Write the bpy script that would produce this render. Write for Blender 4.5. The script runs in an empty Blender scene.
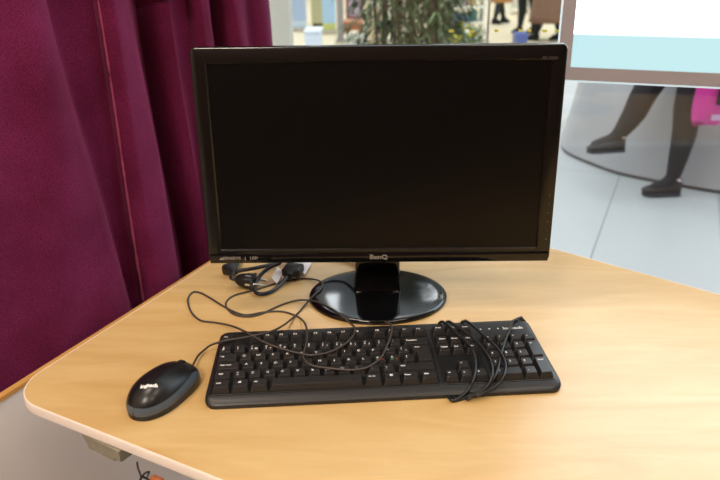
import bpy, bmesh, math, random
import numpy as np
from mathutils import Matrix, Vector
random.seed(4)
S = bpy.context.scene
COL = S.collection
PI = math.pi

# ------------------------------------------------------------------ camera, world, light, exposure
CP = Vector((-0.0146, -1.0126, 0.527))
CM = Matrix.Rotation(0.01228, 3, 'Z') @ Matrix.Rotation(1.17458, 3, 'X') @ Matrix.Rotation(-0.01286, 3, 'Z')
cd = bpy.data.cameras.new('camera'); cam = bpy.data.objects.new('camera', cd); COL.objects.link(cam)
cam.matrix_world = Matrix.Translation(CP) @ CM.to_4x4()
cd.sensor_width = 36; cd.lens = 35; cd.clip_start = 0.02; cd.clip_end = 200
cd.dof.use_dof = True; cd.dof.focus_distance = 1.02; cd.dof.aperture_fstop = 5.6
S.camera = cam
S.view_settings.view_transform = 'Standard'; S.view_settings.look = 'None'
S.view_settings.gamma = 1; S.view_settings.use_curve_mapping = False
S.view_settings.exposure = 0.0

W = bpy.data.worlds.new('World'); S.world = W; W.use_nodes = True
bg = W.node_tree.nodes['Background']; bg.inputs[0].default_value = (0.90, 0.96, 1.0, 1); bg.inputs[1].default_value = 1.0
_n = W.node_tree.nodes; _l = W.node_tree.links           # added sky standing in for the hall ceiling lights: bright overhead, dimmer low down
_tc = _n.new('ShaderNodeTexCoord'); _sp = _n.new('ShaderNodeSeparateXYZ'); _mr = _n.new('ShaderNodeMapRange'); _mr.interpolation_type = 'SMOOTHSTEP'
_mr.inputs[1].default_value = .42; _mr.inputs[2].default_value = .85; _mr.inputs[3].default_value = .50; _mr.inputs[4].default_value = 2.9
_l.new(_tc.outputs['Generated'], _sp.inputs[0]); _l.new(_sp.outputs[2], _mr.inputs[0]); _l.new(_mr.outputs[0], bg.inputs[1])

def area(name, loc, rot, sx, sy, power, color):
    l = bpy.data.lights.new(name, 'AREA'); l.shape = 'RECTANGLE'; l.size = sx; l.size_y = sy
    l.energy = power; l.color = color
    o = bpy.data.objects.new(name, l); COL.objects.link(o); o.location = loc; o.rotation_euler = rot
    return o
ROOM_LAMPS = [(-0.75, -0.35, 2.08), (0.9, -0.9, 2.08), (-0.9, -2.3, 2.08), (0.9, -2.3, 2.08)]
LAMP_POWER = [15, 6, 62, 12]
for L, P in zip(ROOM_LAMPS, LAMP_POWER):
    area('ceiling_lamp_light', (L[0], L[1], L[2] - .02), (0, 0, 0), .56, .56, P, (1, .88, .74))

def px_ray(px, py):
    return CM @ Vector((px - 360, -(py - 240), -700.0))
def at(px, py, Y):
    d = px_ray(px, py); return CP + d * ((Y - CP.y) / d.y)
def onz(px, py, z):
    d = px_ray(px, py); return CP + d * ((z - CP.z) / d.z)
def onplane(px, py, P, n):
    d = px_ray(px, py); return CP + d * ((Vector(P) - CP).dot(n) / d.dot(n))

# ------------------------------------------------------------------ helpers
def lin(c):
    return tuple((v / 255 / 12.92) if v / 255 <= .04045 else ((v / 255 + .055) / 1.055) ** 2.4 for v in c) + (1,)
def mat(name, rgb, rough=.5, metal=0, var=.08, nscale=30, bump=0, spec=.5, emis=None, estr=0, coat=0, sheen=0, linear=False, bscale=None):
    m = bpy.data.materials.new(name); m.use_nodes = True
    nt = m.node_tree; b = nt.nodes['Principled BSDF']
    c = rgb if linear else lin(rgb)
    b.inputs['Roughness'].default_value = rough; b.inputs['Metallic'].default_value = metal
    b.inputs['Specular IOR Level'].default_value = spec; b.inputs['Coat Weight'].default_value = coat
    b.inputs['Sheen Weight'].default_value = sheen
    tc = nt.nodes.new('ShaderNodeTexCoord')
    n = nt.nodes.new('ShaderNodeTexNoise'); n.inputs['Scale'].default_value = nscale; n.inputs['Detail'].default_value = 3
    nt.links.new(tc.outputs['Object'], n.inputs['Vector'])
    mx = nt.nodes.new('ShaderNodeMix'); mx.data_type = 'RGBA'
    mx.inputs[6].default_value = tuple(v * (1 - var) for v in c[:3]) + (1,)
    mx.inputs[7].default_value = tuple(min(1, v * (1 + var)) for v in c[:3]) + (1,)
    nt.links.new(n.outputs['Fac'], mx.inputs[0]); nt.links.new(mx.outputs[2], b.inputs['Base Color'])
    if bump:
        n2 = nt.nodes.new('ShaderNodeTexNoise'); n2.inputs['Scale'].default_value = bscale or nscale * 4
        nt.links.new(tc.outputs['Object'], n2.inputs['Vector'])
        bp = nt.nodes.new('ShaderNodeBump'); bp.inputs['Strength'].default_value = bump; bp.inputs['Distance'].default_value = .002
        nt.links.new(n2.outputs['Fac'], bp.inputs['Height']); nt.links.new(bp.outputs[0], b.inputs['Normal'])
    if emis:
        b.inputs['Emission Color'].default_value = lin(emis); b.inputs['Emission Strength'].default_value = estr
    return m

def link(name, bm, m, parent=None, smooth=False, sharp=40, world=True):
    me = bpy.data.meshes.new(name)
    bmesh.ops.recalc_face_normals(bm, faces=bm.faces)
    bm.to_mesh(me); bm.free()
    for mm in (m if isinstance(m, (list, tuple)) else [m]): me.materials.append(mm)
    if smooth:
        me.polygons.foreach_set('use_smooth', [True] * len(me.polygons))
        me.set_sharp_from_angle(angle=math.radians(sharp))
    o = bpy.data.objects.new(name, me); COL.objects.link(o)
    if parent:
        o.parent = parent
        if world: o.matrix_parent_inverse = parent_matrix(parent).inverted()
    return o
def parent_matrix(p):
    return p.matrix_basis.copy() if not p.parent else parent_matrix(p.parent) @ p.matrix_parent_inverse @ p.matrix_basis
def tag(o, label=None, cat=None, group=None, kind=None):
    if label: o['label'] = label
    if cat: o['category'] = cat
    if group: o['group'] = group
    if kind: o['kind'] = kind
    return o
def thing(name, label, cat, loc=(0, 0, 0), rz=0, group=None):
    o = bpy.data.objects.new(name, None); COL.objects.link(o); o.empty_display_size = .05
    o.location = loc; o.rotation_euler = (0, 0, rz)
    return tag(o, label, cat, group)
def copy_thing(o, parent=None):
    c = o.copy(); COL.objects.link(c)
    if parent: c.parent = parent
    for ch in list(o.children): copy_thing(ch, c)
    return c
def box(bm, lo, hi, M=None, bev=0, mi=0):
    r = bmesh.ops.create_cube(bm, size=1)
    vs = r['verts']
    T = Matrix.Translation([(a + b) / 2 for a, b in zip(lo, hi)]) @ Matrix.Diagonal([b - a for a, b in zip(lo, hi)] + [1])
    bmesh.ops.transform(bm, matrix=T, verts=vs)
    fs = set(f for v in vs for f in v.link_faces)
    if bev:
        es = list(set(e for v in vs for e in v.link_edges))
        rr = bmesh.ops.bevel(bm, geom=es, offset=bev, segments=2, affect='EDGES', profile=.5)
        vs = list(set(v for f in rr['faces'] for v in f.verts) | set(v for v in vs if v.is_valid))
        fs = set(f for v in vs for f in v.link_faces)
    for f in fs: f.material_index = mi
    if M is not None: bmesh.ops.transform(bm, matrix=M, verts=vs)
    return vs
def loops(bm, ls, cap0=True, cap1=True, closed=True, mi=0):
    R = [[bm.verts.new(p) for p in l] for l in ls]
    n = len(R[0])
    for a, b in zip(R[:-1], R[1:]):
        for i in range(n if closed else n - 1):
            j = (i + 1) % n
            bm.faces.new((a[i], a[j], b[j], b[i])).material_index = mi
    if cap0: bm.faces.new(R[0][::-1]).material_index = mi
    if cap1: bm.faces.new(R[-1]).material_index = mi
    return R
def catmull(pts, n=6):
    pts = [Vector(p) for p in pts]; out = []
    P = [2 * pts[0] - pts[1]] + pts + [2 * pts[-1] - pts[-2]]
    for i in range(1, len(P) - 2):
        a, b, c, d = P[i - 1:i + 3]
        for k in range(n):
            t = k / n
            out.append(.5 * ((2 * b) + (c - a) * t + (2 * a - 5 * b + 4 * c - d) * t * t + (3 * b - a - 3 * c + d) * t ** 3))
    out.append(pts[-1]); return out
def tube(bm, pts, r, seg=8, mi=0, flat=1):
    pts = [Vector(p) for p in pts]; N = len(pts)
    rr = r if isinstance(r, (list, tuple)) else [r] * N
    ls = []; up = None
    for i, p in enumerate(pts):
        t = (pts[min(i + 1, N - 1)] - pts[max(i - 1, 0)])
        if t.length < 1e-9: t = Vector((0, 0, 1))
        t.normalize()
        if up is None:
            up = Vector((0, 0, 1)) if abs(t.z) < .9 else Vector((1, 0, 0))
        s = t.cross(up).normalized(); up = s.cross(t).normalized()
        ls.append([p + (s * math.cos(a) + up * math.sin(a) * flat) * rr[i] for a in (2 * PI * k / seg for k in range(seg))])
    loops(bm, ls, mi=mi)
def rrect(cx, cy, w, d, r, z=0, n=4):
    out = []
    for sx, sy, a0 in ((1, 1, 0), (-1, 1, PI / 2), (-1, -1, PI), (1, -1, 1.5 * PI)):
        for k in range(n + 1):
            a = a0 + PI / 2 * k / n
            out.append((cx + sx * (w / 2 - r) + r * math.cos(a), cy + sy * (d / 2 - r) + r * math.sin(a), z))
    return out
def round_poly(P, rad, n=8):
    out = []; N = len(P)
    for i in range(N):
        a, b, c = Vector(P[i - 1]), Vector(P[i]), Vector(P[(i + 1) % N])
        r = rad[i]
        u = (a - b).normalized(); v = (c - b).normalized()
        if r == 0: out.append(tuple(b)); continue
        ang = u.angle(v) / 2; t = r / math.tan(ang)
        ce = b + (u + v).normalized() * (r / math.sin(ang))
        p0 = b + u * t - ce; p1 = b + v * t - ce
        a0 = math.atan2(p0.y, p0.x); a1 = math.atan2(p1.y, p1.x)
        da = (a1 - a0 + PI) % (2 * PI) - PI
        for k in range(n + 1):
            aa = a0 + da * k / n; out.append((ce.x + r * math.cos(aa), ce.y + r * math.sin(aa)))
    return out
_tc = {}
def text_mesh(s, size, extrude=0.0002):
    key = (s, size, extrude)
    if key in _tc: return _tc[key]
    cu = bpy.data.curves.new('t', 'FONT'); cu.body = s; cu.size = size; cu.extrude = extrude
    cu.align_x = 'CENTER'; cu.align_y = 'CENTER'; cu.resolution_u = 2
    o = bpy.data.objects.new('t', cu); COL.objects.link(o)
    dg = bpy.context.evaluated_depsgraph_get()
    me = bpy.data.meshes.new_from_object(o.evaluated_get(dg))
    bpy.data.objects.remove(o); bpy.data.curves.remove(cu)
    _tc[key] = me; return me
def add_text(bm, s, size, M, mi=0, extrude=.0002, bold=0):
    me = text_mesh(s, size, extrude)
    for off in ((0, 0),) if not bold else ((-bold, 0), (bold, 0), (0, bold)):
        n0 = len(bm.verts); f0 = len(bm.faces)
        bm.from_mesh(me); bm.verts.ensure_lookup_table(); bm.faces.ensure_lookup_table()
        bmesh.ops.transform(bm, matrix=M @ Matrix.Translation((off[0], off[1], 0)), verts=bm.verts[n0:])
        for f in bm.faces[f0:]: f.material_index = mi

# ------------------------------------------------------------------ materials
def desk_material():
    m = bpy.data.materials.new('maple_laminate'); m.use_nodes = True; nt = m.node_tree; b = nt.nodes['Principled BSDF']
    tc = nt.nodes.new('ShaderNodeTexCoord'); mp = nt.nodes.new('ShaderNodeMapping')
    mp.inputs['Rotation'].default_value = (0, 0, math.radians(29)); mp.inputs['Scale'].default_value = (1.6, 9, 1)
    nt.links.new(tc.outputs['Object'], mp.inputs[0])
    n1 = nt.nodes.new('ShaderNodeTexNoise'); n1.inputs['Scale'].default_value = 2.2; n1.inputs['Detail'].default_value = 6; n1.inputs['Distortion'].default_value = 1.2
    n2 = nt.nodes.new('ShaderNodeTexNoise'); n2.inputs['Scale'].default_value = 22; n2.inputs['Detail'].default_value = 4
    nt.links.new(mp.outputs[0], n1.inputs[0]); nt.links.new(mp.outputs[0], n2.inputs[0])
    r = nt.nodes.new('ShaderNodeValToRGB'); r.color_ramp.elements[0].position = .3; r.color_ramp.elements[1].position = .72
    r.color_ramp.elements[0].color = lin((197, 158, 98)); r.color_ramp.elements[1].color = lin((213, 180, 124))
    nt.links.new(n1.outputs[0], r.inputs[0])
    mx = nt.nodes.new('ShaderNodeMix'); mx.data_type = 'RGBA'; mx.blend_type = 'MULTIPLY'; mx.inputs[0].default_value = .10
    nt.links.new(r.outputs[0], mx.inputs[6]); nt.links.new(n2.outputs[0], mx.inputs[7]); nt.links.new(mx.outputs[2], b.inputs['Base Color'])
    b.inputs['Roughness'].default_value = .36; b.inputs['Specular IOR Level'].default_value = 1.0
    return m
def curtain_material():
    m = bpy.data.materials.new('magenta_curtain_weave'); m.use_nodes = True; nt = m.node_tree; b = nt.nodes['Principled BSDF']
    tc = nt.nodes.new('ShaderNodeTexCoord')
    n1 = nt.nodes.new('ShaderNodeTexNoise'); n1.inputs['Scale'].default_value = 9; n1.inputs['Detail'].default_value = 5
    mp = nt.nodes.new('ShaderNodeMapping'); mp.inputs['Scale'].default_value = (1, 1, 1.3)
    n2 = nt.nodes.new('ShaderNodeTexNoise'); n2.inputs['Scale'].default_value = 430; n2.inputs['Detail'].default_value = 2
    nt.links.new(tc.outputs['Object'], n1.inputs[0]); nt.links.new(tc.outputs['Object'], mp.inputs[0]); nt.links.new(mp.outputs[0], n2.inputs[0])
    r = nt.nodes.new('ShaderNodeValToRGB'); r.color_ramp.elements[0].position = .3; r.color_ramp.elements[1].position = .75
    r.color_ramp.elements[0].color = lin((106, 25, 62)); r.color_ramp.elements[1].color = lin((132, 40, 86))
    nt.links.new(n1.outputs[0], r.inputs[0])
    r2 = nt.nodes.new('ShaderNodeValToRGB'); r2.color_ramp.elements[0].position = .35; r2.color_ramp.elements[1].position = .65
    r2.color_ramp.elements[0].color = (.52, .52, .52, 1); r2.color_ramp.elements[1].color = (1, 1, 1, 1)
    nt.links.new(n2.outputs[0], r2.inputs[0])
    mx = nt.nodes.new('ShaderNodeMix'); mx.data_type = 'RGBA'; mx.blend_type = 'MULTIPLY'; mx.inputs[0].default_value = 1
    nt.links.new(r.outputs[0], mx.inputs[6]); nt.links.new(r2.outputs[0], mx.inputs[7]); nt.links.new(mx.outputs[2], b.inputs['Base Color'])
    bp = nt.nodes.new('ShaderNodeBump'); bp.inputs['Strength'].default_value = .5; bp.inputs['Distance'].default_value = .002
    nt.links.new(n2.outputs[0], bp.inputs['Height']); nt.links.new(bp.outputs[0], b.inputs['Normal'])
    b.inputs['Roughness'].default_value = .9; b.inputs['Specular IOR Level'].default_value = .1
    b.inputs['Sheen Weight'].default_value = .35; b.inputs['Sheen Roughness'].default_value = .5
    b.inputs['Sheen Tint'].default_value = lin((220, 120, 170))
    return m
def tile_material(name, c1, c2, grout, rough, w, rot, off=(0, 0)):
    m = bpy.data.materials.new(name); m.use_nodes = True; nt = m.node_tree; b = nt.nodes['Principled BSDF']
    tc = nt.nodes.new('ShaderNodeTexCoord'); mp = nt.nodes.new('ShaderNodeMapping'); mp.vector_type = 'TEXTURE'
    mp.inputs['Location'].default_value = (off[0], off[1], 0); mp.inputs['Rotation'].default_value = (0, 0, rot)
    br = nt.nodes.new('ShaderNodeTexBrick'); br.offset = 0
    br.inputs['Scale'].default_value = 1; br.inputs['Brick Width'].default_value = w * 12; br.inputs['Row Height'].default_value = w
    br.inputs['Mortar Size'].default_value = .0035; br.inputs['Mortar Smooth'].default_value = .1
    br.inputs['Color1'].default_value = lin(c1); br.inputs['Color2'].default_value = lin(c2); br.inputs['Mortar'].default_value = lin(grout)
    nt.links.new(tc.outputs['Object'], mp.inputs[0]); nt.links.new(mp.outputs[0], br.inputs[0])
    nt.links.new(br.outputs['Color'], b.inputs['Base Color'])
    b.inputs['Roughness'].default_value = rough
    return m
def glass_material():
    m = bpy.data.materials.new('window_glass'); m.use_nodes = True; nt = m.node_tree
    nt.nodes.remove(nt.nodes['Principled BSDF']); out = nt.nodes['Material Output']
    t = nt.nodes.new('ShaderNodeBsdfTransparent'); t.inputs[0].default_value = (.96, .985, .985, 1)
    g = nt.nodes.new('ShaderNodeBsdfGlossy'); g.inputs['Roughness'].default_value = .01
    lw = nt.nodes.new('ShaderNodeLayerWeight'); lw.inputs[0].default_value = .5
    pw = nt.nodes.new('ShaderNodeMath'); pw.operation = 'POWER'; pw.inputs[1].default_value = 5
    ma = nt.nodes.new('ShaderNodeMath'); ma.operation = 'MULTIPLY_ADD'; ma.inputs[1].default_value = .95; ma.inputs[2].default_value = .04
    nt.links.new(lw.outputs['Facing'], pw.inputs[0]); nt.links.new(pw.outputs[0], ma.inputs[0])
    mx = nt.nodes.new('ShaderNodeMixShader')
    nt.links.new(ma.outputs[0], mx.inputs[0]); nt.links.new(t.outputs[0], mx.inputs[1]); nt.links.new(g.outputs[0], mx.inputs[2]); nt.links.new(mx.outputs[0], out.inputs[0])
    return m
M_desk = desk_material(); M_curt = curtain_material(); M_glass = glass_material()
M_white = mat('white_paint', (226, 214, 210), .6, var=.02, nscale=4)
M_edge = mat('white_edge_band', (232, 218, 208), .45, var=.02)
M_sill = mat('oak_sill', (205, 150, 80), .5, var=.15, nscale=20)
M_plaster = mat('cream_plaster', (222, 205, 180), .8, var=.04, nscale=3)
M_brown = mat('brown_wall_paint', (104, 74, 68), .8, var=.1, nscale=2)
M_cream = mat('cream_frame_paint', (254, 250, 236), .5, var=.02)
M_gloss = mat('piano_black_plastic', (9, 9, 10), .09, var=.1, spec=.5)
M_bezel = mat('bezel_black_plastic', (14, 13, 12), .17, var=.1, spec=.5)
M_screen = mat('matte_screen', (6, 6, 7), .28, var=.05, spec=.28)
M_blackpl = mat('black_plastic', (17, 17, 18), .45, var=.15, nscale=200)
M_mtop = mat('mouse_black_plastic', (18, 18, 20), .33, var=.1, nscale=100)
M_mband = mat('mouse_grey_band', (74, 86, 98), .4, var=.05)
M_kb = mat('keyboard_case_black', (27, 26, 27), .40, var=.1, nscale=150)
M_bed = mat('keyboard_bed_black', (20, 20, 20), .35, var=.1)
M_key = mat('key_black', (36, 34, 34), .38, var=.1, nscale=60)
M_leg = mat('legend_white', (245, 245, 245), .5, var=.01)
M_green = mat('legend_green', (60, 170, 110), .5); M_red = mat('legend_red', (190, 60, 55), .5)
M_logo = mat('silver_print', (170, 165, 155), .35, var=.02); M_dim = mat('grey_print', (96, 90, 84), .4, var=.02)
M_cable = mat('grey_black_cable', (62, 55, 52), .5, var=.06); M_cable2 = mat('black_cable', (24, 24, 27), .42, var=.06)
M_vga = mat('navy_black_cable', (20, 22, 34), .42, var=.06)
M_metal = mat('plated_metal', (190, 186, 178), .25, metal=1, var=.03)
M_label = mat('label_paper', (225, 215, 215), .6, var=.03)
M_rub = mat('rubber', (12, 12, 12), .8)
M_lampdiff = mat('lamp_diffuser', (255, 240, 215), .5, emis=(255, 236, 205), estr=5)
M_lampframe = mat('lamp_frame', (235, 235, 232), .5)

def struct(name, bm, m, parent=None):
    o = link(name, bm, m, parent)
    if not parent: o['kind'] = 'structure'
    return o

# ------------------------------------------------------------------ setting
FZ = -0.735
LP = Vector((-0.623, -0.052, 0)); LE = Vector((0.416, 0.909, 0)).normalized(); LN = Vector((LE.y, -LE.x, 0))   # left wall line, LN into the room
def L2(u, d, z): return LP + LE * u + LN * d + Vector((0, 0, z))
def lbox(name, u0, u1, d0, d1, z0, z1, m, parent=None):
    bm = bmesh.new(); M = Matrix([[LE.x, LN.x, 0, LP.x], [LE.y, LN.y, 0, LP.y], [0, 0, 1, 0], [0, 0, 0, 1]])
    box(bm, (u0, d0, z0), (u1, d1, z1), M); return struct(name, bm, m, parent)
GP = at(277, 20, .84); GP.z = 0
GE = Vector((0.94, -0.342, 0)).normalized(); GN = Vector((GE.y, -GE.x, 0))    # GN points into the room (towards camera)
UE = (GP - LP).dot(LE)
TILE_OFF = (1.48, 2.968)
bm = bmesh.new(); box(bm, (-3.2, -3.6, FZ - .1), (9, 27, FZ))
struct('floor', bm, tile_material('floor_tiles', (193, 195, 196), (190, 192, 193), (138, 136, 134), .30, .523, math.radians(66.2), TILE_OFF))
_c0 = L2(-4.2, 0, 0); _c1 = L2(UE - .06, 0, 0)
bm = bmesh.new(); _p = [(_c0.x, -3.6), (3.3, -3.6), (3.3, GP.y + (3.3 - GP.x) * GE.y / GE.x - .03), (_c1.x, GP.y - .02)]
loops(bm, [[(x, y, FZ - .001) for x, y in _p], [(x, y, FZ + .006) for x, y in _p]]); struct('floor_added_dark', bm, mat('reflection_darkening_brown', (112, 98, 88), .95, var=.2, nscale=200, bump=.3))  # unseen brown slab added to darken what the bezel and screen reflect
bm = bmesh.new(); box(bm, (-9, 7.6, FZ - .001), (12, 19, FZ + .004)); struct('floor_shop', bm, mat('beige_shop_floor', (226, 208, 174), .5, var=.06, nscale=3))
lbox('wall_left', -4.2, UE - .06, -.010, 0, FZ, -.158, mat('white_panel_paint', (244, 234, 230), .6, var=.02, nscale=4))
lbox('trim_1', -4.2, UE - .06, -.010, .0025, -.158, -.15, M_sill)
lbox('wall_left_upper', -4.2, UE, -.40, -.30, FZ, 2.1, M_plaster)
bm = bmesh.new(); box(bm, (-3.2, -3.7, FZ), (3.4, -3.6, 2.1)); struct('wall_back', bm, M_brown)
bm = bmesh.new(); box(bm, (3.3, -3.6, FZ), (3.4, -.45, 2.1)); struct('wall_right', bm, M_plaster)
# ceiling of the room: a slab whose front edge follows the glass
bm = bmesh.new()
poly = [(-2.3, -3.7), (3.4, -3.7), (3.4, GP.y + (3.4 - GP.x) * GE.y / GE.x), (GP.x - .12, GP.y + .05)]
loops(bm, [[(x, y, 2.1) for x, y in poly], [(x, y, 2.25) for x, y in poly]]); struct('ceiling', bm, M_white)
# window wall
def gpt(u, d, z): return GP + GE * u + GN * d + Vector((0, 0, z))
MG = Matrix([[GE.x, GN.x, 0, GP.x], [GE.y, GN.y, 0, GP.y], [0, 0, 1, 0], [0, 0, 0, 1]])
bm = bmesh.new(); box(bm, (-.062, -.006, FZ), (3.75, .006, 2.1), MG)
win = struct('window_1', bm, M_glass)
bm = bmesh.new(); box(bm, (-.105, -.03, FZ), (-.062, .03, 2.1), MG, bev=.004); struct('window_frame', bm, M_cream, win)
q = onplane(488.5, 20, GP, GN); uq = (q - GP).dot(GE)
bm = bmesh.new(); box(bm, (uq - .0018, -.007, FZ), (uq + .0018, .007, 2.1), MG); struct('window_joint', bm, mat('joint_grey', (190, 190, 186), .4), win)

a = at(264.5, 20, 1.75); b = at(290, 20, 1.75)
post = thing('post', 'cream white post just outside the glass beside the curtain', 'post', ((a.x + b.x) / 2, 1.80, FZ))
bm = bmesh.new(); box(bm, (a.x, 1.75, FZ + .03), (b.x, 1.86, 4.2), bev=.012); link('shaft', bm, M_cream, post, smooth=True)
bm = bmesh.new(); box(bm, (a.x - .03, 1.72, FZ), (b.x + .03, 1.89, FZ + .03), bev=.005); link('foot_plate', bm, M_metal, post)
# ceiling lamps of the room
def panel_lamp(x, y, z, label, sx=.6, sy=.6, diff=M_lampdiff, group=None):
    t = thing('ceiling_lamp', label, 'lamp', (x, y, z), 0, group)
    bm = bmesh.new(); o = rrect(x, y, sx, sy, .01, z); i = rrect(x, y, sx - .04, sy - .04, .008, z - .02)
    loops(bm, [o, rrect(x, y, sx, sy, .01, z - .022), i, rrect(x, y, sx - .04, sy - .04, .008, z - .012)], cap1=False)
    link('frame', bm, M_lampframe, t)
    bm = bmesh.new(); box(bm, (x - sx / 2 + .02, y - sy / 2 + .02, z - .016), (x + sx / 2 - .02, y + sy / 2 - .02, z - .010)); link('diffuser', bm, diff, t)
    return t
for (L, lb) in zip(ROOM_LAMPS, ['square ceiling lamp above the desk by the curtain', 'square ceiling lamp above the right end of the desk',
                                'square ceiling lamp at the back of the room on the curtain side', 'square ceiling lamp at the back of the room on the right']):
    panel_lamp(L[0], L[1], 2.1, lb)

# ------------------------------------------------------------------ curtain
ctrl = [((-520,) * 3, .00), ((-400,) * 3, .055), ((-330,) * 3, .00), ((-250, -240, -230), .06), ((-150, -130, -110), -.005), ((-70, -40, -10), .035), ((0, 38, 72), .062), ((30, 68, 108), .075), ((43, 83, 127), .066), ((49, 89, 132), .0),
        ((66, 98, 134), .004), ((90, 114, 140), .018), ((93, 117, 143), .030), ((109, 138, 160), .058), ((124, 153, 178), .050), ((129, 158, 182), -.02), ((136, 164, 187), -.045),
        ((142, 169, 190), .012), ((156, 184, 202), .055), ((171, 196, 213), .050), ((176, 201, 218), .002), ((182, 206, 223), .004), ((191, 214, 231), .042), ((201, 225, 242), .042), ((206, 229, 246), -.02),
        ((216, 238, 255), .015), ((232, 255, 272), .05), ((247, 268, 284), .028), ((262, 282, 298), .045), ((267, 286, 301), .02)]
CB = -.098
A = []
for xs, d in ctrl:
    zz, uu = [], []
    for x, y in zip(xs, (0, 160, 300)):
        P = onplane(x, y, LP + LN * (CB + d), LN); zz.append(P.z); uu.append((P - LP).dot(LE))
    b, a = np.polyfit(zz, uu, 1); A.append((a, b, d))
def curt_d(z):
    zc = max(-.2, min(.62, z))
    u = np.array([a + b * zc for a, b, d in A]); d = np.array([c for _, _, c in A])
    u = np.maximum.accumulate(u + np.arange(len(u)) * 1e-5)
    return u, d
def interp(uq, u, d):                                         # monotone cubic
    h = np.diff(u); s = np.diff(d) / h
    m = np.zeros_like(d); m[0], m[-1] = s[0], s[-1]
    for i in range(1, len(d) - 1):
        m[i] = 0 if s[i - 1] * s[i] <= 0 else 2 / (1 / s[i - 1] + 1 / s[i])
    k = np.clip(np.searchsorted(u, uq) - 1, 0, len(h) - 1); t = (uq - u[k]) / h[k]
    return (2 * t**3 - 3 * t**2 + 1) * d[k] + (t**3 - 2 * t**2 + t) * h[k] * m[k] + (3 * t**2 - 2 * t**3) * d[k + 1] + (t**3 - t**2) * h[k] * m[k + 1]
bm = bmesh.new(); grid = []
SEG = 9
for iz in range(76):
    z = -.45 + 2.50 * (iz / 75) ** 1.25
    u, d = curt_d(z)
    uu = np.concatenate([np.linspace(a, b, SEG, endpoint=False) for a, b in zip(u[:-1], u[1:])] + [[u[-1]]])
    dd = interp(uu, u, d)
    wob = .006 * np.sin(uu * 17 + z * 3.1) + .004 * np.sin(uu * 41 - z * 5.3)
    grid.append([bm.verts.new(L2(a, CB + b + c, z)) for a, b, c in zip(uu, dd, wob)])
for r0, r1 in zip(grid[:-1], grid[1:]):
    for i in range(len(r0) - 1): bm.faces.new((r0[i], r0[i + 1], r1[i + 1], r1[i]))
cur = thing('curtain', 'long burgundy velvet curtain with deep folds hanging left of the desk', 'curtain', tuple(L2(-.2, CB, -.146)))
cl = link('cloth', bm, M_curt, cur, smooth=True, sharp=180)
sd = cl.modifiers.new('thickness', 'SOLIDIFY'); sd.thickness = .0025
bm = bmesh.new(); pts = []; rad = []
rnd = random.Random(2)
for k in range(220):
    z = -.30 + k * .0105
    u, d = curt_d(z); us = u[12] + .0011 * math.sin(k * .9) * rnd.random(); ds = float(d[12]) - .001 + .006 * math.sin(us * 17 + z * 3.1) + .004 * math.sin(us * 41 - z * 5.3)
    pts.append(L2(us, CB + ds + .003, z)); rad.append(.0022 + .0012 * rnd.random())
tube(bm, pts, rad, 6)
link('frayed_seam', bm, mat('frayed_thread', (168, 62, 100), .9, sheen=.3), cur, smooth=True)['label'] = 'frayed light seam running down a fold'
bm = bmesh.new(); tube(bm, [L2(-2.6, CB + .03, 2.085), L2(UE - .08, CB + .03, 2.085)], .012, 10)
link('curtain_rail', bm, M_lampframe, cur, smooth=True)

# ------------------------------------------------------------------ desk
DP = [(-.105, .560), (-.4755, -.262), (.80, -.918), (.98, -.36)]
DP = [(-.105, .578), (-.4872, -.2595), (.86, -.951), (1.05, -.42)]
def desk_outline(inset=0):
    out = round_poly(DP, [.09, .062, .09, .09], 10)
    if inset:
        c = Vector((sum(p[0] for p in out) / len(out), sum(p[1] for p in out) / len(out))); N = len(out); res = []
        for i in range(N):
            a, b = Vector(out[i - 1]), Vector(out[(i + 1) % N]); t = (b - a).normalized(); n = Vector((-t.y, t.x)); p = Vector(out[i])
            if (c - p).dot(n) < 0: n = -n
            res.append(tuple(p + n * inset))
        out = res
    return out
desk = thing('desk', 'birch topped desk with white edge and rounded corner beside the curtain', 'desk', (0.2, -.2, FZ))
o0, o1 = desk_outline(0), desk_outline(.0022)
bm = bmesh.new(); loops(bm, [[(x, y, -.012) for x, y in o1], [(x, y, 0) for x, y in o1]])
link('desktop', bm, M_desk, desk)
bm = bmesh.new()
o2 = desk_outline(.001)
R = loops(bm, [[(x, y, -.0125) for x, y in o1], [(x, y, -.0135) for x, y in o2], [(x, y, -.0127) for x, y in o0], [(x, y, -.0012) for x, y in o0], [(x, y, .0001) for x, y in o2], [(x, y, .0001) for x, y in o1], [(x, y, -.0125) for x, y in o1]], cap0=False, cap1=False)
link('edge_band', bm, M_edge, desk, smooth=True)
M_legm = mat('white_metal', (225, 225, 222), .4, metal=.0)
for (x, y) in ((-.22, -.12), (.02, .30), (.62, -.62), (.78, -.40)):
    bm = bmesh.new(); tube(bm, [(x, y, FZ + .006), (x, y, FZ + .016)], .034, 16); tube(bm, [(x, y, FZ + .012), (x, y, -.03)], .025, 16)
    box(bm, (x - .05, y - .05, -.03), (x + .05, y + .05, -.0138)); link('leg', bm, M_legm, desk, smooth=True)
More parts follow.
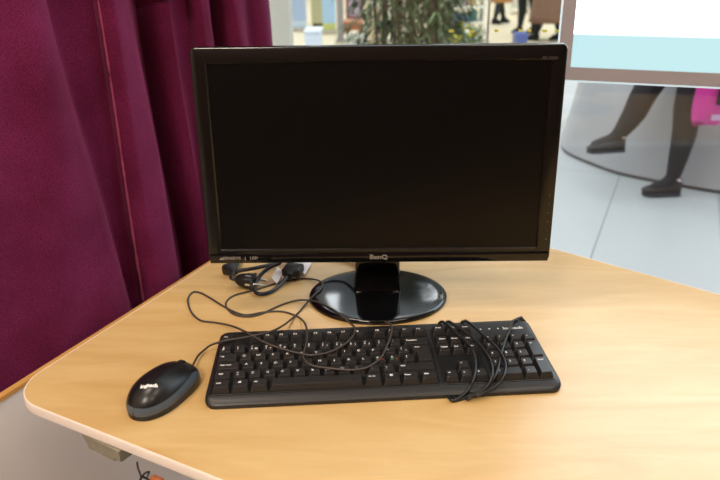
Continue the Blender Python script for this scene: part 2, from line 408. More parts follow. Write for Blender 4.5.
# control box below the front edge
fd = Vector((.8897, -.4565, 0)); fn = Vector((-.4565, -.8897, 0))
def fp(px, py, z, back): 
    P = onz(px, py, z); return P
c0 = onz(70, 439, -.014); c1 = onz(109, 459, -.014)
c0 = c0; ax = (c1 - c0); Lc = ax.length; ax.normalize(); nn = Vector((ax.y, -ax.x, 0))
MB = Matrix([[ax.x, nn.x, 0, c0.x], [ax.y, nn.y, 0, c0.y], [0, 0, 1, -.0140], [0, 0, 0, 1]])
bm = bmesh.new()
prof = [(0, 0), (.012, -.020), (Lc - .012, -.020), (Lc - .010, -.016), (Lc, -.016), (Lc, 0)]
loops(bm, [[MB @ Vector((x, -.06, z)) for x, z in prof], [MB @ Vector((x, -.018, z)) for x, z in prof], [MB @ Vector((.002 + x * .97, -.014, z * .9)) for x, z in prof]])
link('control_box', bm, mat('grey_green_plastic', (140, 134, 118), .6, var=.18, nscale=120, bump=.3), desk)['label'] = 'grey green box fixed below the front edge'
bm = bmesh.new()
def under(px, py, z=-.03): return onz(px, py, z)
tube(bm, catmull([under(137, 462, -.022), under(138, 468), under(141, 477, -.035), under(140, 488, -.05), under(150, 495, -.06)]), .0011, 6)
tube(bm, catmull([under(140, 480, -.04), under(144, 474), under(149, 472), under(146, 478, -.035), under(142, 476, -.03), under(149, 480, -.04), under(154, 484, -.05)]), .0013, 6)
link('hanging_wire', bm, M_cable2, desk, smooth=True)
bm = bmesh.new(); c = under(157, 481, -.03); box(bm, (-.009, -.005, -.005), (.009, .005, .005), Matrix.Translation(c) @ Matrix.Rotation(-.47, 4, 'Z'), bev=.004)
link('wire_connector', bm, mat('brown_plastic', (150, 84, 42), .5), desk, smooth=True)['label'] = 'brown connector hanging among wires'

# ------------------------------------------------------------------ monitor
mon = thing('monitor', 'wide black computer monitor switched off on an oval glossy base', 'monitor', (0, 0, 0))
MT = Matrix.Translation((.0013, -.0489, .0868)) @ Matrix.Rotation(-math.radians(1.96), 4, 'X') @ Matrix.Rotation(PI / 2, 4, 'X')
# in MT space: x right, y up the panel, z towards the viewer
def tr(bm): bmesh.ops.transform(bm, matrix=MT, verts=bm.verts); return bm
PW, PH = .514, .3175
SW, SH = .4705, .2725; SYC = .0230 + SH / 2
bm = bmesh.new()
loops(bm, [rrect(0, PH / 2, PW - .006, PH - .006, .005, -.020), rrect(0, PH / 2, PW, PH, .008, -.016), rrect(0, PH / 2, PW, PH, .008, -.002), rrect(0, PH / 2, PW - .0015, PH - .0015, .0075, -.0006), rrect(0, PH / 2, PW - .004, PH - .004, .006, 0),
           rrect(0, SYC, SW + .005, SH + .005, .003, -.0006), rrect(0, SYC, SW + .001, SH + .001, .001, -.0026), rrect(0, SYC, SW + .001, SH + .001, .001, -.008)], cap1=False)
link('bezel', tr(bm), M_bezel, mon, smooth=True, sharp=30)
bm = bmesh.new(); box(bm, (-SW / 2, SYC - SH / 2, -.0075), (SW / 2, SYC + SH / 2, -.0028)); link('screen', tr(bm), M_screen, mon)
bm = bmesh.new(); loops(bm, [rrect(0, PH / 2, PW - .02, PH - .02, .006, -.0195), rrect(0, PH / 2, PW - .05, PH - .04, .012, -.030), rrect(0, PH / 2, PW - .16, PH - .12, .02, -.050), rrect(0, PH / 2 - .01, PW - .24, PH - .18, .02, -.053)])
link('back_shell', tr(bm), M_blackpl, mon, smooth=True)
bm = bmesh.new(); box(bm, (-.2545, .0010, -.0005), (.2545, .0155, .0014), bev=.0007)
tr(bm); link('chin_strip', bm, M_gloss, mon, smooth=True)
bm = bmesh.new(); add_text(bm, 'BenQ', .0100, Matrix.Translation((0, .0092, .0016)) @ Matrix.Diagonal((1.15, 1, 1, 1)), bold=.0003)
link('brand_logo', tr(bm), M_logo, mon)['label'] = 'silver brand lettering at the centre of the lower bezel'
bm = bmesh.new(); add_text(bm, 'SENSEYE   |   LED', .0062, Matrix.Translation((-.2085, .0090, .0016)) @ Matrix.Diagonal((1.15, 1, 1, 1)), bold=.00015)
for k in range(2):
    v = [bm.verts.new((-.2405 + k * .003 + a, .0068 + b, .0018)) for a, b in ((0, 0), (.004, 0), (.0035, .0042))]; bm.faces.new(v)
link('feature_lettering', tr(bm), M_logo, mon)
bm = bmesh.new(); add_text(bm, 'GL2250', .0055, Matrix.Translation((.2335, .2985, .0003)) @ Matrix.Diagonal((1.2, 1, 1, 1)), bold=.0001)
link('model_lettering', tr(bm), M_dim, mon)
for k in range(6):
    y = .036 + k * .0135
    bm = bmesh.new(); box(bm, (.2542, y - .004, -.012), (.2566, y + .004, -.005), bev=.0008); link('button', tr(bm), M_gloss, mon, smooth=True)
    bm = bmesh.new(); add_text(bm, ['o', '-', '+', '=', '/', 'I'][k], .0048, Matrix.Translation((.2495, y, .0001))); link('button_symbol', tr(bm), M_dim, mon)
# base
bm = bmesh.new(); ls = []
for (s, z) in ((1.0, .0005), (1.004, .003), (1.0, .0055), (.985, .0072), (.95, .0080), (.85, .0088), (.65, .0098), (.4, .0105), (.2, .0108)):
    ls.append([(.001 + .1115 * s * math.cos(a), .006 + .0940 * s * math.sin(a), z) for a in (2 * PI * k / 96 for k in range(96))])
loops(bm, ls); link('base', bm, M_gloss, mon, smooth=True, sharp=60)
bm = bmesh.new()
loops(bm, [rrect(.0005, .027, .077, .040, .004, .010), rrect(.0005, .027, .0745, .038, .004, .016), rrect(.0005, .022, .072, .034, .006, .045), rrect(.0005, .016, .068, .032, .005, .12), rrect(.0005, .014, .068, .030, .005, .19)])
link('neck', bm, M_gloss, mon, smooth=True, sharp=50)

# ------------------------------------------------------------------ keyboard
KX, KY, KR = .00667, -.2751, .0718
kb = thing('keyboard', 'black full-size computer keyboard with white legends lying before the monitor', 'keyboard', (KX, KY, 0), KR)
kb.scale = (1.012, 1, 1)
KM = Matrix.Translation((KX, KY, 0)) @ Matrix.Rotation(KR, 4, 'Z') @ Matrix.Diagonal((1.012, 1, 1, 1))
def kz(y):                                    # case height over the desk
    z = .0105 + y * .062
    if y < .017: z -= .0068 * ((.017 - y) / .021) ** 2
    if y > .148: z -= .002 * ((y - .148) / .007) ** 2
    return z
def kloop(ins, dz, r, n=6, flat=None):
    pts = rrect(0, .0765, .450 - 2 * ins, .161 - 2 * ins, max(.001, r - ins * .8), 0, n)
    out = []
    for i in range(len(pts)):                 # extra points along the sides so the slope is followed
        a, b = pts[i], pts[(i + 1) % len(pts)]
        out.append(a)
        if i % (n + 1) == n:
            for k in range(1, 10):
                t = k / 10; out.append((a[0] + (b[0] - a[0]) * t, a[1] + (b[1] - a[1]) * t, 0))
    def taper(x, y): return x * (1 - .018 * y / .155)
    return [(taper(x, y), y, (flat if flat is not None else kz(y) + dz)) for x, y, _ in out]
bm = bmesh.new()
loops(bm, [kloop(.004, 0, .016, flat=.003), kloop(.0, 0, .016, flat=.0045), kloop(0, -.0045, .016), kloop(.0010, -.0018, .016), kloop(.003, -.0004, .016), kloop(.006, 0, .016), kloop(.012, 0, .014), kloop(.018, 0, .010), kloop(.024, 0, .008)])
bm.transform(KM); link('case', bm, M_kb, kb, smooth=True, sharp=50)
SL = math.atan(.062)
def kplate(x0, x1, y0, y1, lift, m, name):
    bm = bmesh.new()
    l0 = rrect((x0 + x1) / 2, (y0 + y1) / 2, x1 - x0, y1 - y0, .003); l1 = rrect((x0 + x1) / 2, (y0 + y1) / 2, x1 - x0 - .001, y1 - y0 - .001, .003)
    f = lambda l, dz: [(x, y, .0105 + y * .062 + dz) for x, y, _ in l]
    loops(bm, [f(l0, -.001), f(l0, lift - .0004), f(l1, lift)]); bm.transform(KM); return link(name, bm, m, kb)
kplate(-.2180, .0708, .0105, .1400, .0005, M_bed, 'key_bed'); kplate(.0750, .1350, .0105, .1400, .0005, M_bed, 'key_bed'); kplate(.1388, .2180, .0105, .1130, .0005, M_bed, 'key_bed')
for x, y in ((-.20, .012), (.20, .012), (-.20, .143), (.20, .143)):
    bm = bmesh.new(); tube(bm, [(x, y, 0.0002), (x, y, .0045)], .006, 12); bm.transform(KM); link('rubber_foot', bm, M_rub, kb)
U = .01905
_kc = {}
def key(name, x, y, w, h, leg, size=.0043, dh=.0, extra=None):
    ck = (round(w, 4), round(h, 4), leg, size, dh)
    if ck not in _kc:
        bm = bmesh.new(); W_, D_ = w - .0011, h - .0011; H = .0078 + dh
        q = lambda ww, dd, z, oy=0, r=.0014: rrect(0, oy, ww, dd, r, z, 2)
        loops(bm, [q(W_, D_, 0, 0, .0012), q(W_ - .001, D_ - .001, .0015), q(W_ - .0046, D_ - .0042, H - .0008, .0006), q(W_ - .0054, D_ - .0050, H, .0007)])
        mi = 0
        if leg:
            items = leg if isinstance(leg, tuple) else (leg,)
            if len(items) == 1:
                s = items[0]; big = len(s) <= 2
                pos = [(-(W_ / 2 - .0062) if big else -(W_ / 2 - .0035 - .30 * size * len(s) * .8), D_ / 2 - .0074, size * (1.25 if big else .8))]
            elif len(items) == 2:
                pos = [(-W_ / 2 + .0062, D_ / 2 - .0062, size * .95), (-W_ / 2 + .0062, -.0012, size * .95)]
            else:
                pos = [(-W_ / 2 + .0060, D_ / 2 - .0062, size * .95), (-W_ / 2 + .0060, -.0016, size * .95), (.0028, -.0016, size * .95)]
            for i, (s, (px, py, sz)) in enumerate(zip(items, pos)):
                m_i = 1
                if leg[0] == 'Ä': m_i = (1, 2, 3)[i]
                if leg[0] == 'Ö': m_i = (1, 2, 3)[i]
                if s == '[win]':
                    bmq = bm
                    for a in (0, 1):
                        for c in (0, 1):
                            vs = [bm.verts.new((px + a * .0019 + dx, py - .0012 + c * .0019 + dy, H + .0002)) for dx, dy in ((0, 0), (.0016, 0), (.0016, .0016), (0, .0016))]
                            bm.faces.new(vs).material_index = 1
                    continue
                add_text(bm, s, sz, Matrix.Translation((px, py, H + .0001)), mi=m_i, extrude=.0001, bold=.00016)
        me = bpy.data.meshes.new(name); bmesh.ops.recalc_face_normals(bm, faces=bm.faces); bm.to_mesh(me); bm.free()
        for m in (M_key, M_leg, M_green, M_red): me.materials.append(m)
        _kc[ck] = me
    o = bpy.data.objects.new(name, _kc[ck]); COL.objects.link(o); o.parent = kb
    o.location = (x, y, .0105 + y * .062 + .0008); o.rotation_euler = (SL, 0, 0)
    return o
X0 = -.2165
ROW = {'s': .0215, 'z': .0405, 'a': .0596, 'q': .0786, 'n': .0977, 'f': .1265}
def row(r, ks, x=0.0, name='key', base=X0):
    for k in ks:
        w, leg = (k if isinstance(k, tuple) and not isinstance(k[0], str) else (1, k))
        nm = name
        if w != 1 and r != 'f': nm = {'Backspace': 'backspace_key', 'Tab': 'tab_key', 'Caps Lock': 'caps_lock_key', 'Shift': 'shift_key', 'Ctrl': 'control_key', '': 'space_bar'}.get(leg if isinstance(leg, str) else leg[0], 'modifier_key')
        if leg is not None:
            key(nm, base + (x + w / 2) * U, ROW[r], w * U, U if r != 'f' else .0165, leg if leg else None)
        x += w
row('n', [('§', '½'), ('!', '1'), ('"', '2', '@'), ('#', '3', '£'), ('¤', '4', '$'), ('%', '5'), ('&', '6'), ('/', '7', '{'), ('(', '8', '['), (')', '9', ']'), ('=', '0', '}'), ('?', '+'), ('`', '´'), (2, 'Backspace')])
row('q', [(1.5, 'Tab')] + list('QWERTYUIOP') + ['Å', ('^', '¨', '~')])
row('a', [(1.75, 'Caps Lock')] + list('ASDFGHJKL') + [('Ö', 'Æ', 'Ø'), ('Ä', 'Ø', 'Æ'), ('*', "'")])
row('z', [(1.25, 'Shift'), ('>', '<')] + list('ZXCVBNM') + [(';', ','), (':', '.'), ('_', '-'), (2.75, 'Shift')])
row('s', [(1.25, 'Ctrl'), (1.25, '[win]'), (1.25, 'Alt'), (6.25, ''), (1.25, 'Alt Gr'), (1.25, '[win]'), (1.25, 'Menu'), (1.25, 'Ctrl')])
row('f', ['Esc'], name='escape_key')
for g, x in enumerate((2, 6.5, 11)): row('f', ['F%d' % (g * 4 + k + 1) for k in range(4)], x, 'function_key')
# ISO enter: lower half narrower
def enter():
    bm = bmesh.new()
    x1 = X0 + 15 * U; xa = X0 + 13.5 * U; xb = X0 + 13.75 * U; ya = ROW['a'] - U / 2; ym = ROW['a'] + U / 2; yb = ROW['q'] + U / 2
    def lp(i, t, z):
        P = [(xb + i, ya + i), (x1 - i, ya + i), (x1 - i, yb - i - t), (xa + i, yb - i - t), (xa + i, ym + i * .9), (xb + i, ym + i * .9)]
        return [(x, y, .0105 + y * .062 + .0008 + z) for x, y in P]
    loops(bm, [lp(.0006, 0, 0), lp(.0011, 0, .0015), lp(.0028, -.0004, .0070), lp(.0033, -.0002, .0078)])
    add_text(bm, 'Enter', .003, Matrix.Translation((xa + .009, yb - .0065, .0105 + yb * .062 + .0087)) @ Matrix.Rotation(SL, 4, 'X'), mi=1, bold=.00016, extrude=.0001)
    bm.transform(KM); link('enter_key', bm, [M_key, M_leg], kb)
enter()
NX = .0763
for i, (a, b, c) in enumerate(zip(('PrtSc', 'ScrLk', 'Pause'), ('Insert', 'Home', 'PgUp'), ('Delete', 'End', 'PgDn'))):
    x = NX + (i + .5) * U
    key('function_key', x, ROW['f'], U, .0165, a); key('navigation_key', x, ROW['n'], U, U, b); key('navigation_key', x, ROW['q'], U, U, c)
for dx, r, s in ((1.5, 'z', '^'), (.5, 's', '<'), (1.5, 's', 'v'), (2.5, 's', '>')): key('arrow_key', NX + dx * U, ROW[r], U, U, s)
QX = .1403
for i, s in enumerate(('Num', '/', '*', '-')): key('number_pad_key', QX + (i + .5) * U, ROW['n'], U, U, s)
for r, ss in (('q', '789'), ('a', '456'), ('z', '123')):
    for i, s in enumerate(ss): key('number_pad_key', QX + (i + .5) * U, ROW[r], U, U, s)
key('number_pad_key', QX + 1 * U, ROW['s'], 2 * U, U, '0'); key('number_pad_key', QX + 2.5 * U, ROW['s'], U, U, ',')
key('number_pad_key', QX + 3.5 * U, (ROW['q'] + ROW['a']) / 2, U, 2 * U, '+'); key('number_pad_key', QX + 3.5 * U, (ROW['z'] + ROW['s']) / 2, U, 2 * U, 'Enter')
bm = bmesh.new(); add_text(bm, 'logitech', .0090, Matrix.Translation((.1935, .1310, .0105 + .1310 * .062 + .0001)) @ Matrix.Rotation(SL, 4, 'X'), bold=.0003)
bm.transform(KM); link('brand_logo', bm, M_leg, kb)['label'] = 'white brand lettering above the number pad'
for x in (.1475, .1600, .1725):
    bm = bmesh.new(); box(bm, (x - .0012, .1305, .0183), (x + .0012, .1325, .0188)); bm.transform(KM); link('indicator_light', bm, M_leg, kb)
    
def in_kb(P, m=0):
    l = KM.inverted() @ Vector((P.x, P.y, 0)); return (-.225 - m < l.x < .225 + m and -m < l.y < .155 + m), l
def surf_z(P):
    """height of whatever carries a cable at P: desk, monitor base or keyboard"""
    z = 0
    ok, l = in_kb(P)
    if -.225 < l.x < .225 and -.0045 < l.y < .1575:
        z = kz(l.y)
        if .008 < l.y < .112 or (.112 <= l.y < .139 and l.x < .139): z += .0092
    e = ((P.x - .001) / .1125) ** 2 + ((P.y - .006) / .095) ** 2
    if e < 1: z = max(z, .0112 - .005 * e ** 2)
    return z
def rest(px, py, r):
    z = .045
    while z > r:
        P = onz(px, py, z)
        if z <= surf_z(P) + r: return P
        z -= .0004
    return onz(px, py, r)
def smooth_z(P, k=2, lo=0):
    zs = [p.z for p in P]
    zm = [max(zs[max(0, i - 1):i + 2]) for i in range(len(zs))]
    for i, p in enumerate(P):
        w = zm[max(0, i - k):i + k + 1]; p.z = max(p.z, sum(w) / len(w))
    return P
def pixel_cable(px, r, extra=0, k=4):
    pts = catmull([Vector((a, b, 0)) for a, b in px], 5)
    P = smooth_z([rest(p.x, p.y, r) for p in pts], k)
    return [onz(a.x, a.y, b.z + extra) for a, b in zip(pts, P)]

# ------------------------------------------------------------------ mouse
mc = Vector((-.2755, -.2645, 0)); MA = math.radians(64)
mouse = thing('computer_mouse', 'small black wired mouse with blue grey side band left of the keyboard', 'mouse', tuple(mc), MA)
MM = Matrix.Translation(mc) @ Matrix.Rotation(MA, 4, 'Z')
ML = .113
def mw(t):   # half width along the length, t=0 rear .. 1 front
    x = 2 * t - 1
    base = ((1 - abs(x) ** 2.4) ** (1 / 2.3) if x < 0 else (1 - abs(x) ** 3.2) ** (1 / 2.3)) if abs(x) < 1 else 0
    return .0325 * base * (1.05 - .14 * t)
def mh(t):
    x = 2 * t - 1
    return (.004 + .034 * (max(0, 1 - abs((t - .40) / .40) ** 2.3)) ** .5) if t < .4 else (.004 + .034 * (max(0, 1 - abs((t - .40) / .615) ** 2.3)) ** .62)
def msurf(t, a, grow=0):
    w, h = mw(t) + grow, mh(t) + grow
    c, s = math.cos(a), math.sin(a)
    y = w * (abs(c) ** .75) * (1 if c > 0 else -1) * (1 - .06 * s); z = .0012 + h * (abs(s) ** .85)
    tuck = .0025 * (1 - min(1, (z - .0012) / .012)) if z < .013 else 0
    y -= tuck * (1 if y > 0 else -1)
    return MM @ Vector(((t - .5) * ML, y, z))
def aband(t, k):  # angular limit of the top shell and of the side band (from horizontal)
    h = mh(t); zb = (.0172 + .008 * t) if k == 0 else (.0065 + .008 * t)
    if t > .6: zb = min(zb, h * (.74 if k == 0 else .50))
    q = (zb - .0012) / h
    if q >= 1: return PI / 2 - .0005 * (2 - k)
    return min(PI / 2 - .0005 * (2 - k), math.asin(q ** (1 / .85)))
TS = [.5 - .5 * math.cos(PI * i / 64) for i in range(65)]; TS[0] = .0015; TS[-1] = .9985
def mstrip(name, fa, m, n, side=None, grow=0):
    bm = bmesh.new(); ls = []
    for t in TS:
        a0, a1 = fa(t); ls.append([msurf(t, a0 + (a1 - a0) * k / n, grow) for k in range(n + 1)])
    loops(bm, ls, cap0=False, cap1=False, closed=False)
    return link(name, bm, m, mouse, smooth=True, sharp=80)
mstrip('top_shell', lambda t: (aband(t, 0), PI - aband(t, 0)), M_mtop, 28)
for s in (0, 1):
    f = (lambda t: (aband(t, 1), aband(t, 0))) if s == 0 else (lambda t: (PI - aband(t, 1), PI - aband(t, 0)))
    mstrip('side_band', f, M_mband, 5)['label'] = 'blue grey band along the side'
    g = (lambda t: (0, aband(t, 1))) if s == 0 else (lambda t: (PI, PI - aband(t, 1)))
    mstrip('lower_body', g, M_mtop, 8)
bm = bmesh.new(); bot = [msurf(t, 0) for t in TS] + [msurf(t, PI) for t in TS[::-1]]
loops(bm, [[p + Vector((0, 0, -.0008)) for p in bot], [p + Vector((0, 0, .001)) for p in bot]]); link('underside', bm, M_mtop, mouse)
# wheel, in a slot near the front
bm = bmesh.new(); wt = .80; wc = Vector(((wt - .5) * ML, 0, mh(wt) - .0055))
ls = [[wc + Vector((r * math.cos(a), yy, r * math.sin(a))) for a in (2 * PI * k / 24 for k in range(24))] for yy, r in ((-.0032, .0078), (-.0024, .0088), (.0024, .0088), (.0032, .0078))]
loops(bm, ls); bm.transform(MM); link('scroll_wheel', bm, M_rub, mouse, smooth=True, sharp=40)
bm = bmesh.new(); tube(bm, [msurf(t, PI / 2, .00005) for t in (.66, .70, .72)] , .0005, 6); tube(bm, [msurf(t, PI / 2, .0) for t in (.885, .91, .94, .97)], .0006, 6)
link('button_split', bm, M_rub, mouse)
# logo, laid on the shell (reads from the camera's side)
bm = bmesh.new(); add_text(bm, 'logitech', .0066, Matrix.Identity(4), bold=.0003)
ca, sa = math.cos(-MA + .06), math.sin(-MA + .06); LC = MM.inverted() @ onz(149, 386, .036)
for v in bm.verts:
    x, y = v.co.x * ca - v.co.y * sa, v.co.x * sa + v.co.y * ca
    lx, ly = x + LC.x, y + LC.y; t = min(.98, max(.02, lx / ML + .5)); w = mw(t); c = max(-1, min(1, ly / w))
    s = math.sqrt(max(0, 1 - abs(c) ** 2.66)); z = .0012 + mh(t) * s ** .85
    v.co = Vector((lx, ly, z + .0003 + v.co.z))
bm.transform(MM); link('brand_logo', bm, M_leg, mouse)['label'] = 'white brand lettering on the back of the mouse'
# cable
mfront = MM @ Vector((ML / 2 - .004, 0, .009))
pxm = [(197, 356), (209, 346), (224.5, 341), (247, 337), (269, 332), (283, 325.5), (297, 314), (305, 305), (313, 296), (320.5, 290), (322.5, 284), (317, 280), (305, 278.5), (291, 280), (274, 284), (253, 290.5), (234, 295.5),
       (226, 303), (229, 310.5), (238, 315.5), (251, 316.3), (262, 313.5), (272, 309), (285, 303.5), (300, 300), (316, 301.5), (330, 307.5), (341, 315), (349, 322), (354.5, 328), (353.5, 335), (345, 344), (331, 351.5), (313.7, 355.2), (300, 353.5), (282.5, 349),
       (264.6, 342.4), (246.8, 332.4), (231, 325.7), (215, 322.5), (202, 320.8), (194, 315.5), (189.5, 308), (188, 299), (192, 292.8), (198, 292), (207, 296), (224.5, 306.8), (236, 312.5), (247, 315), (262.4, 312.3), (276, 311.2), (287, 312.5), (300, 318), (306, 326), (307.2, 338), (305.5, 347),
       (303.2, 356), (307, 363), (316, 366.5), (330, 368.3), (350, 370), (364, 368.5), (374, 363.5), (381.5, 357), (386, 348), (390, 338), (391.8, 330), (391, 324.6), (385, 321.2)]
P = pixel_cable(pxm, .0016)
P = catmull([mfront, onz(197.5, 356.5, .0065), onz(203.5, 350.5, .0045)], 4) + P[5:]
bm = bmesh.new(); tube(bm, P, .00155, 8); link('cable', bm, M_cable, mouse, smooth=True, sharp=180)['label'] = 'thin grey cable tangled across desk and keyboard'
bm = bmesh.new(); tube(bm, [mfront - (P[1] - mfront) * .3, mfront + (P[1] - mfront).normalized() * .007], [.0032, .0024], 10); link('cable_sleeve', bm, M_rub, mouse, smooth=True)

# keyboard cable wrapped around the right part of the case
def over(px, i=0): 
    return pixel_cable(px, .0018, .0004 + i * .0009, 2)
wraps = [
    [(515, 315.5), (513, 321), (510.4, 327), (505, 341), (500.5, 356), (498, 368), (493, 379.5), (484, 388), (473, 394), (463, 398.5), (454, 400.8)],
    [(435, 320), (441, 321), (447, 324.5), (455, 332), (465, 341), (472, 350), (475.4, 362), (474.3, 377), (470, 387), (465, 393.5), (458, 398.5)],
    [(443, 319.5), (449, 321.5), (457, 326.5), (471, 336.5), (483, 349), (490, 360), (492.5, 371), (490, 382), (482, 391), (470, 397.5)],
    [(456, 319), (463, 320), (470, 323.5), (483, 335), (493, 344), (500, 352), (505, 362), (505, 372), (501, 381), (492, 388.5), (478, 395.5)],
]
segs = []
for i, wv in enumerate(wraps):
    s = [p for p in over(wv, i) if -.014 < (KM.inverted() @ p).y < .150]
    segs.append(s)
def kloc(x, y, z): return KM @ Vector((x, y, z))
chain = []
R_ = .0023
def join(front, back):
    """run below the case from a front point to a back point"""
    f = KM.inverted() @ front; b = KM.inverted() @ back
    return [kloc(f.x - .003, min(f.y, -.006) - .001, .0035), kloc(f.x - .006, -.003, .0019), kloc(f.x - .010, .012, .0012), kloc((f.x + b.x) / 2 - .004, .078, .0012), kloc(b.x - .003, .147, .0012), kloc(b.x, .1585, .0035), kloc(b.x, .1590, .009), kloc(b.x, .1580, .0165)]
chain = [kloc(.214, .1545, .015), kloc(.214, .159, .0170), kloc(.213, .157, .021)] + segs[0][1:]
for s in segs[1:]: chain += join(chain[-1], s[0]) + s
chain += [kloc(.105, -.003, .006), kloc(.098, .004, .0012), kloc(.09, .05, .0012)]
bm = bmesh.new(); tube(bm, catmull(chain, 2), R_ * .88, 8); link('cable', bm, M_cable2, kb, smooth=True, sharp=180)['label'] = 'black cable wound several times around the case'
bm = bmesh.new(); tube(bm, [kloc(.214, .150, .0165), kloc(.214, .1585, .0165)], [.0045, .0035], 12); link('cable_sleeve', bm, M_rub, kb, smooth=True)

# ------------------------------------------------------------------ plugs and cables behind the monitor
def frame_at(P, dx, up=Vector((0, 0, 1))):
    x = Vector(dx).normalized(); y = up.cross(x).normalized(); z = x.cross(y)
    return Matrix([[x.x, y.x, z.x, P.x], [x.y, y.y, z.y, P.y], [x.z, y.z, z.z, P.z], [0, 0, 0, 1]])
# power plug
a = onz(249, 281, .012); b = onz(270, 283, .010)
dr = (b - a); dr.z = -.004
pm = frame_at(a, dr)
plug = thing('power_plug', 'black mains plug with two metal pins lying behind the monitor', 'plug', (a.x, a.y, 0))
bm = bmesh.new()
sec = lambda x, w, h: [pm @ Vector((x, y, z)) for y, z, _ in rrect(0, 0, w, h, min(w, h) * .35)]
loops(bm, [sec(-.022, .012, .010), sec(-.016, .022, .016), sec(-.004, .027, .021), sec(.005, .028, .022), sec(.006, .034, .023), sec(.009, .034, .023)])
link('plug_body', bm, M_blackpl, plug, smooth=True, sharp=35)
for s in (-1, 1):
    bm = bmesh.new(); tube(bm, [pm @ Vector((.009, s * .0095, 0)), pm @ Vector((.0265, s * .0095, 0)), pm @ Vector((.028, s * .0095, 0))], [.0024, .0024, .0014], 12); link('pin', bm, M_metal, plug, smooth=True, sharp=40)
bm = bmesh.new(); box(bm, (-.003, -.0145, -.002), (.010, -.0142, .002), pm); box(bm, (-.006, -.006, .0104), (.004, -.001, .0112), pm); link('earth_contact', bm, M_metal, plug)
pts = catmull([pm @ Vector((-.020, 0, 0)), pm @ Vector((-.032, .003, 0)), onz(236, 268, .012), onz(242, 258, .008), onz(262, 252, .006), Vector((-.10, .16, .006)), Vector((-.02, .13, .006)), Vector((.03, .10, .02)), Vector((.04, .045, .11))])
bm = bmesh.new(); tube(bm, pts, .0033, 10); link('cable', bm, M_cable2, plug, smooth=True, sharp=180)
# second plug (socket connector) further left
a2 = onz(232, 270, .010)
con = thing('cable_connector', 'black angled connector leaning behind the mains plug', 'connector', (a2.x, a2.y, 0))
pm2 = frame_at(a2, onz(239, 275, .012) - a2)
sec2 = lambda x, w, h: [pm2 @ Vector((x, y, z)) for y, z, _ in rrect(0, 0, w, h, min(w, h) * .3)]
bm = bmesh.new(); loops(bm, [sec2(-.013, .026, .018), sec2(-.011, .028, .020), sec2(.000, .022, .016), sec2(.012, .012, .010)]); link('connector_body', bm, M_blackpl, con, smooth=True, sharp=35)
bm = bmesh.new(); tube(bm, catmull([pm2 @ Vector((.010, 0, 0)), pm2 @ Vector((.017, .010, .002)), onz(256, 268, .014), onz(272, 264, .012), onz(290, 258, .010), Vector((-.09, .17, .006)), Vector((0, .10, .03)), Vector((.02, .04, .12))]), .0034, 10); link('cable', bm, M_cable2, con, smooth=True, sharp=180)
# vga lead with loop and plug
v0 = onz(293, 270, .014)
vga = thing('video_cable', 'thick dark blue black video cable looped behind the monitor with white tag', 'cable', (v0.x, v0.y, 0))
lp = [onz(288, 276, .012), onz(280, 285, .006), onz(272, 291, .0045), onz(262, 294, .0045), onz(255.5, 292, .005), onz(255, 285, .008), onz(260, 276, .016), onz(268, 268.5, .024), onz(279, 263.5, .030), onz(288, 258, .034), Vector((-.07, .12, .04)), Vector((-.03, .08, .07)), Vector((-.02, .045, .12))]
bm = bmesh.new(); tube(bm, catmull(lp, 6), .0033, 10); link('cable', bm, M_vga, vga, smooth=True, sharp=180)
pm3 = frame_at(v0, onz(299, 262, .016) - onz(288, 277, .012))
sec3 = lambda x, w, h: [pm3 @ Vector((x, y, z)) for y, z, _ in rrect(0, 0, w, h, min(w, h) * .25)]
bm = bmesh.new(); loops(bm, [sec3(-.022, .010, .010), sec3(-.016, .014, .012), sec3(-.012, .032, .015), sec3(.012, .032, .015), sec3(.014, .030, .013)]); link('plug_body', bm, M_blackpl, vga, smooth=True, sharp=35)
bm = bmesh.new(); loops(bm, [sec3(.014, .022, .008), sec3(.020, .021, .008)]); link('plug_shell', bm, M_metal, vga)
ta, tb, tcq, td = onz(277, 284, .006), onz(283, 272, .012), onz(277.5, 267, .016), onz(271.5, 278, .010)
bm = bmesh.new(); nrm = (tb - ta).cross(td - ta).normalized() * .0004; loops(bm, [[p for p in (ta, tb, tcq, td)], [p + nrm for p in (ta, tb, tcq, td)]]); link('paper_tag', bm, M_label, vga)['label'] = 'white paper tag wrapped on the cable'
ta, tb, tcq, td = onz(305, 275, .004), onz(312, 262, .004), onz(300, 259, .016), onz(299, 268, .014)
tg = [ta, tb, tcq, td]; bm = bmesh.new(); nrm = (tb - ta).cross(td - ta).normalized() * .0004; loops(bm, [tg, [p + nrm for p in tg]]); link('paper_tag', bm, M_label, vga)

# ------------------------------------------------------------------ information display inside the glass
DPL = GP + GN * .045
def onD(px, py):
    P = onplane(px, py, DPL, GN); return (P - GP).dot(GE), P.z
ul, _ = onD(560.5, 40); ui, _ = onD(571.5, 60); _, zb = onD(640, 82.0); _, zi = onD(640, 67.3); _, zc = onD(640, 34.5)
print('display', ul, ui, zb, zi, zc)
disp = thing('information_display', 'large lit screen with white and pale cyan picture in pinkish grey frame', 'display', tuple(gpt(ul + .55, .045, zb)))
UW = 1.30; ZT = zb + 1.0
M_frame = mat('pinkish_grey_frame', (166, 160, 168), .5, var=.04)
def ring(bm, u0, u1, z0, z1, w, d0, d1):
    for a in ((u0, u0 + w, z0, z1), (u1 - w, u1, z0, z1), (u0 + w, u1 - w, z0, z0 + w), (u0 + w, u1 - w, z1 - w, z1)):
        box(bm, (a[0], d0, a[2]), (a[1], d1, a[3]), MG)
fw = ui - ul
bm = bmesh.new(); ring(bm, ul, ul + UW, zb, ZT, fw, .030, .062); link('frame', bm, M_frame, disp)
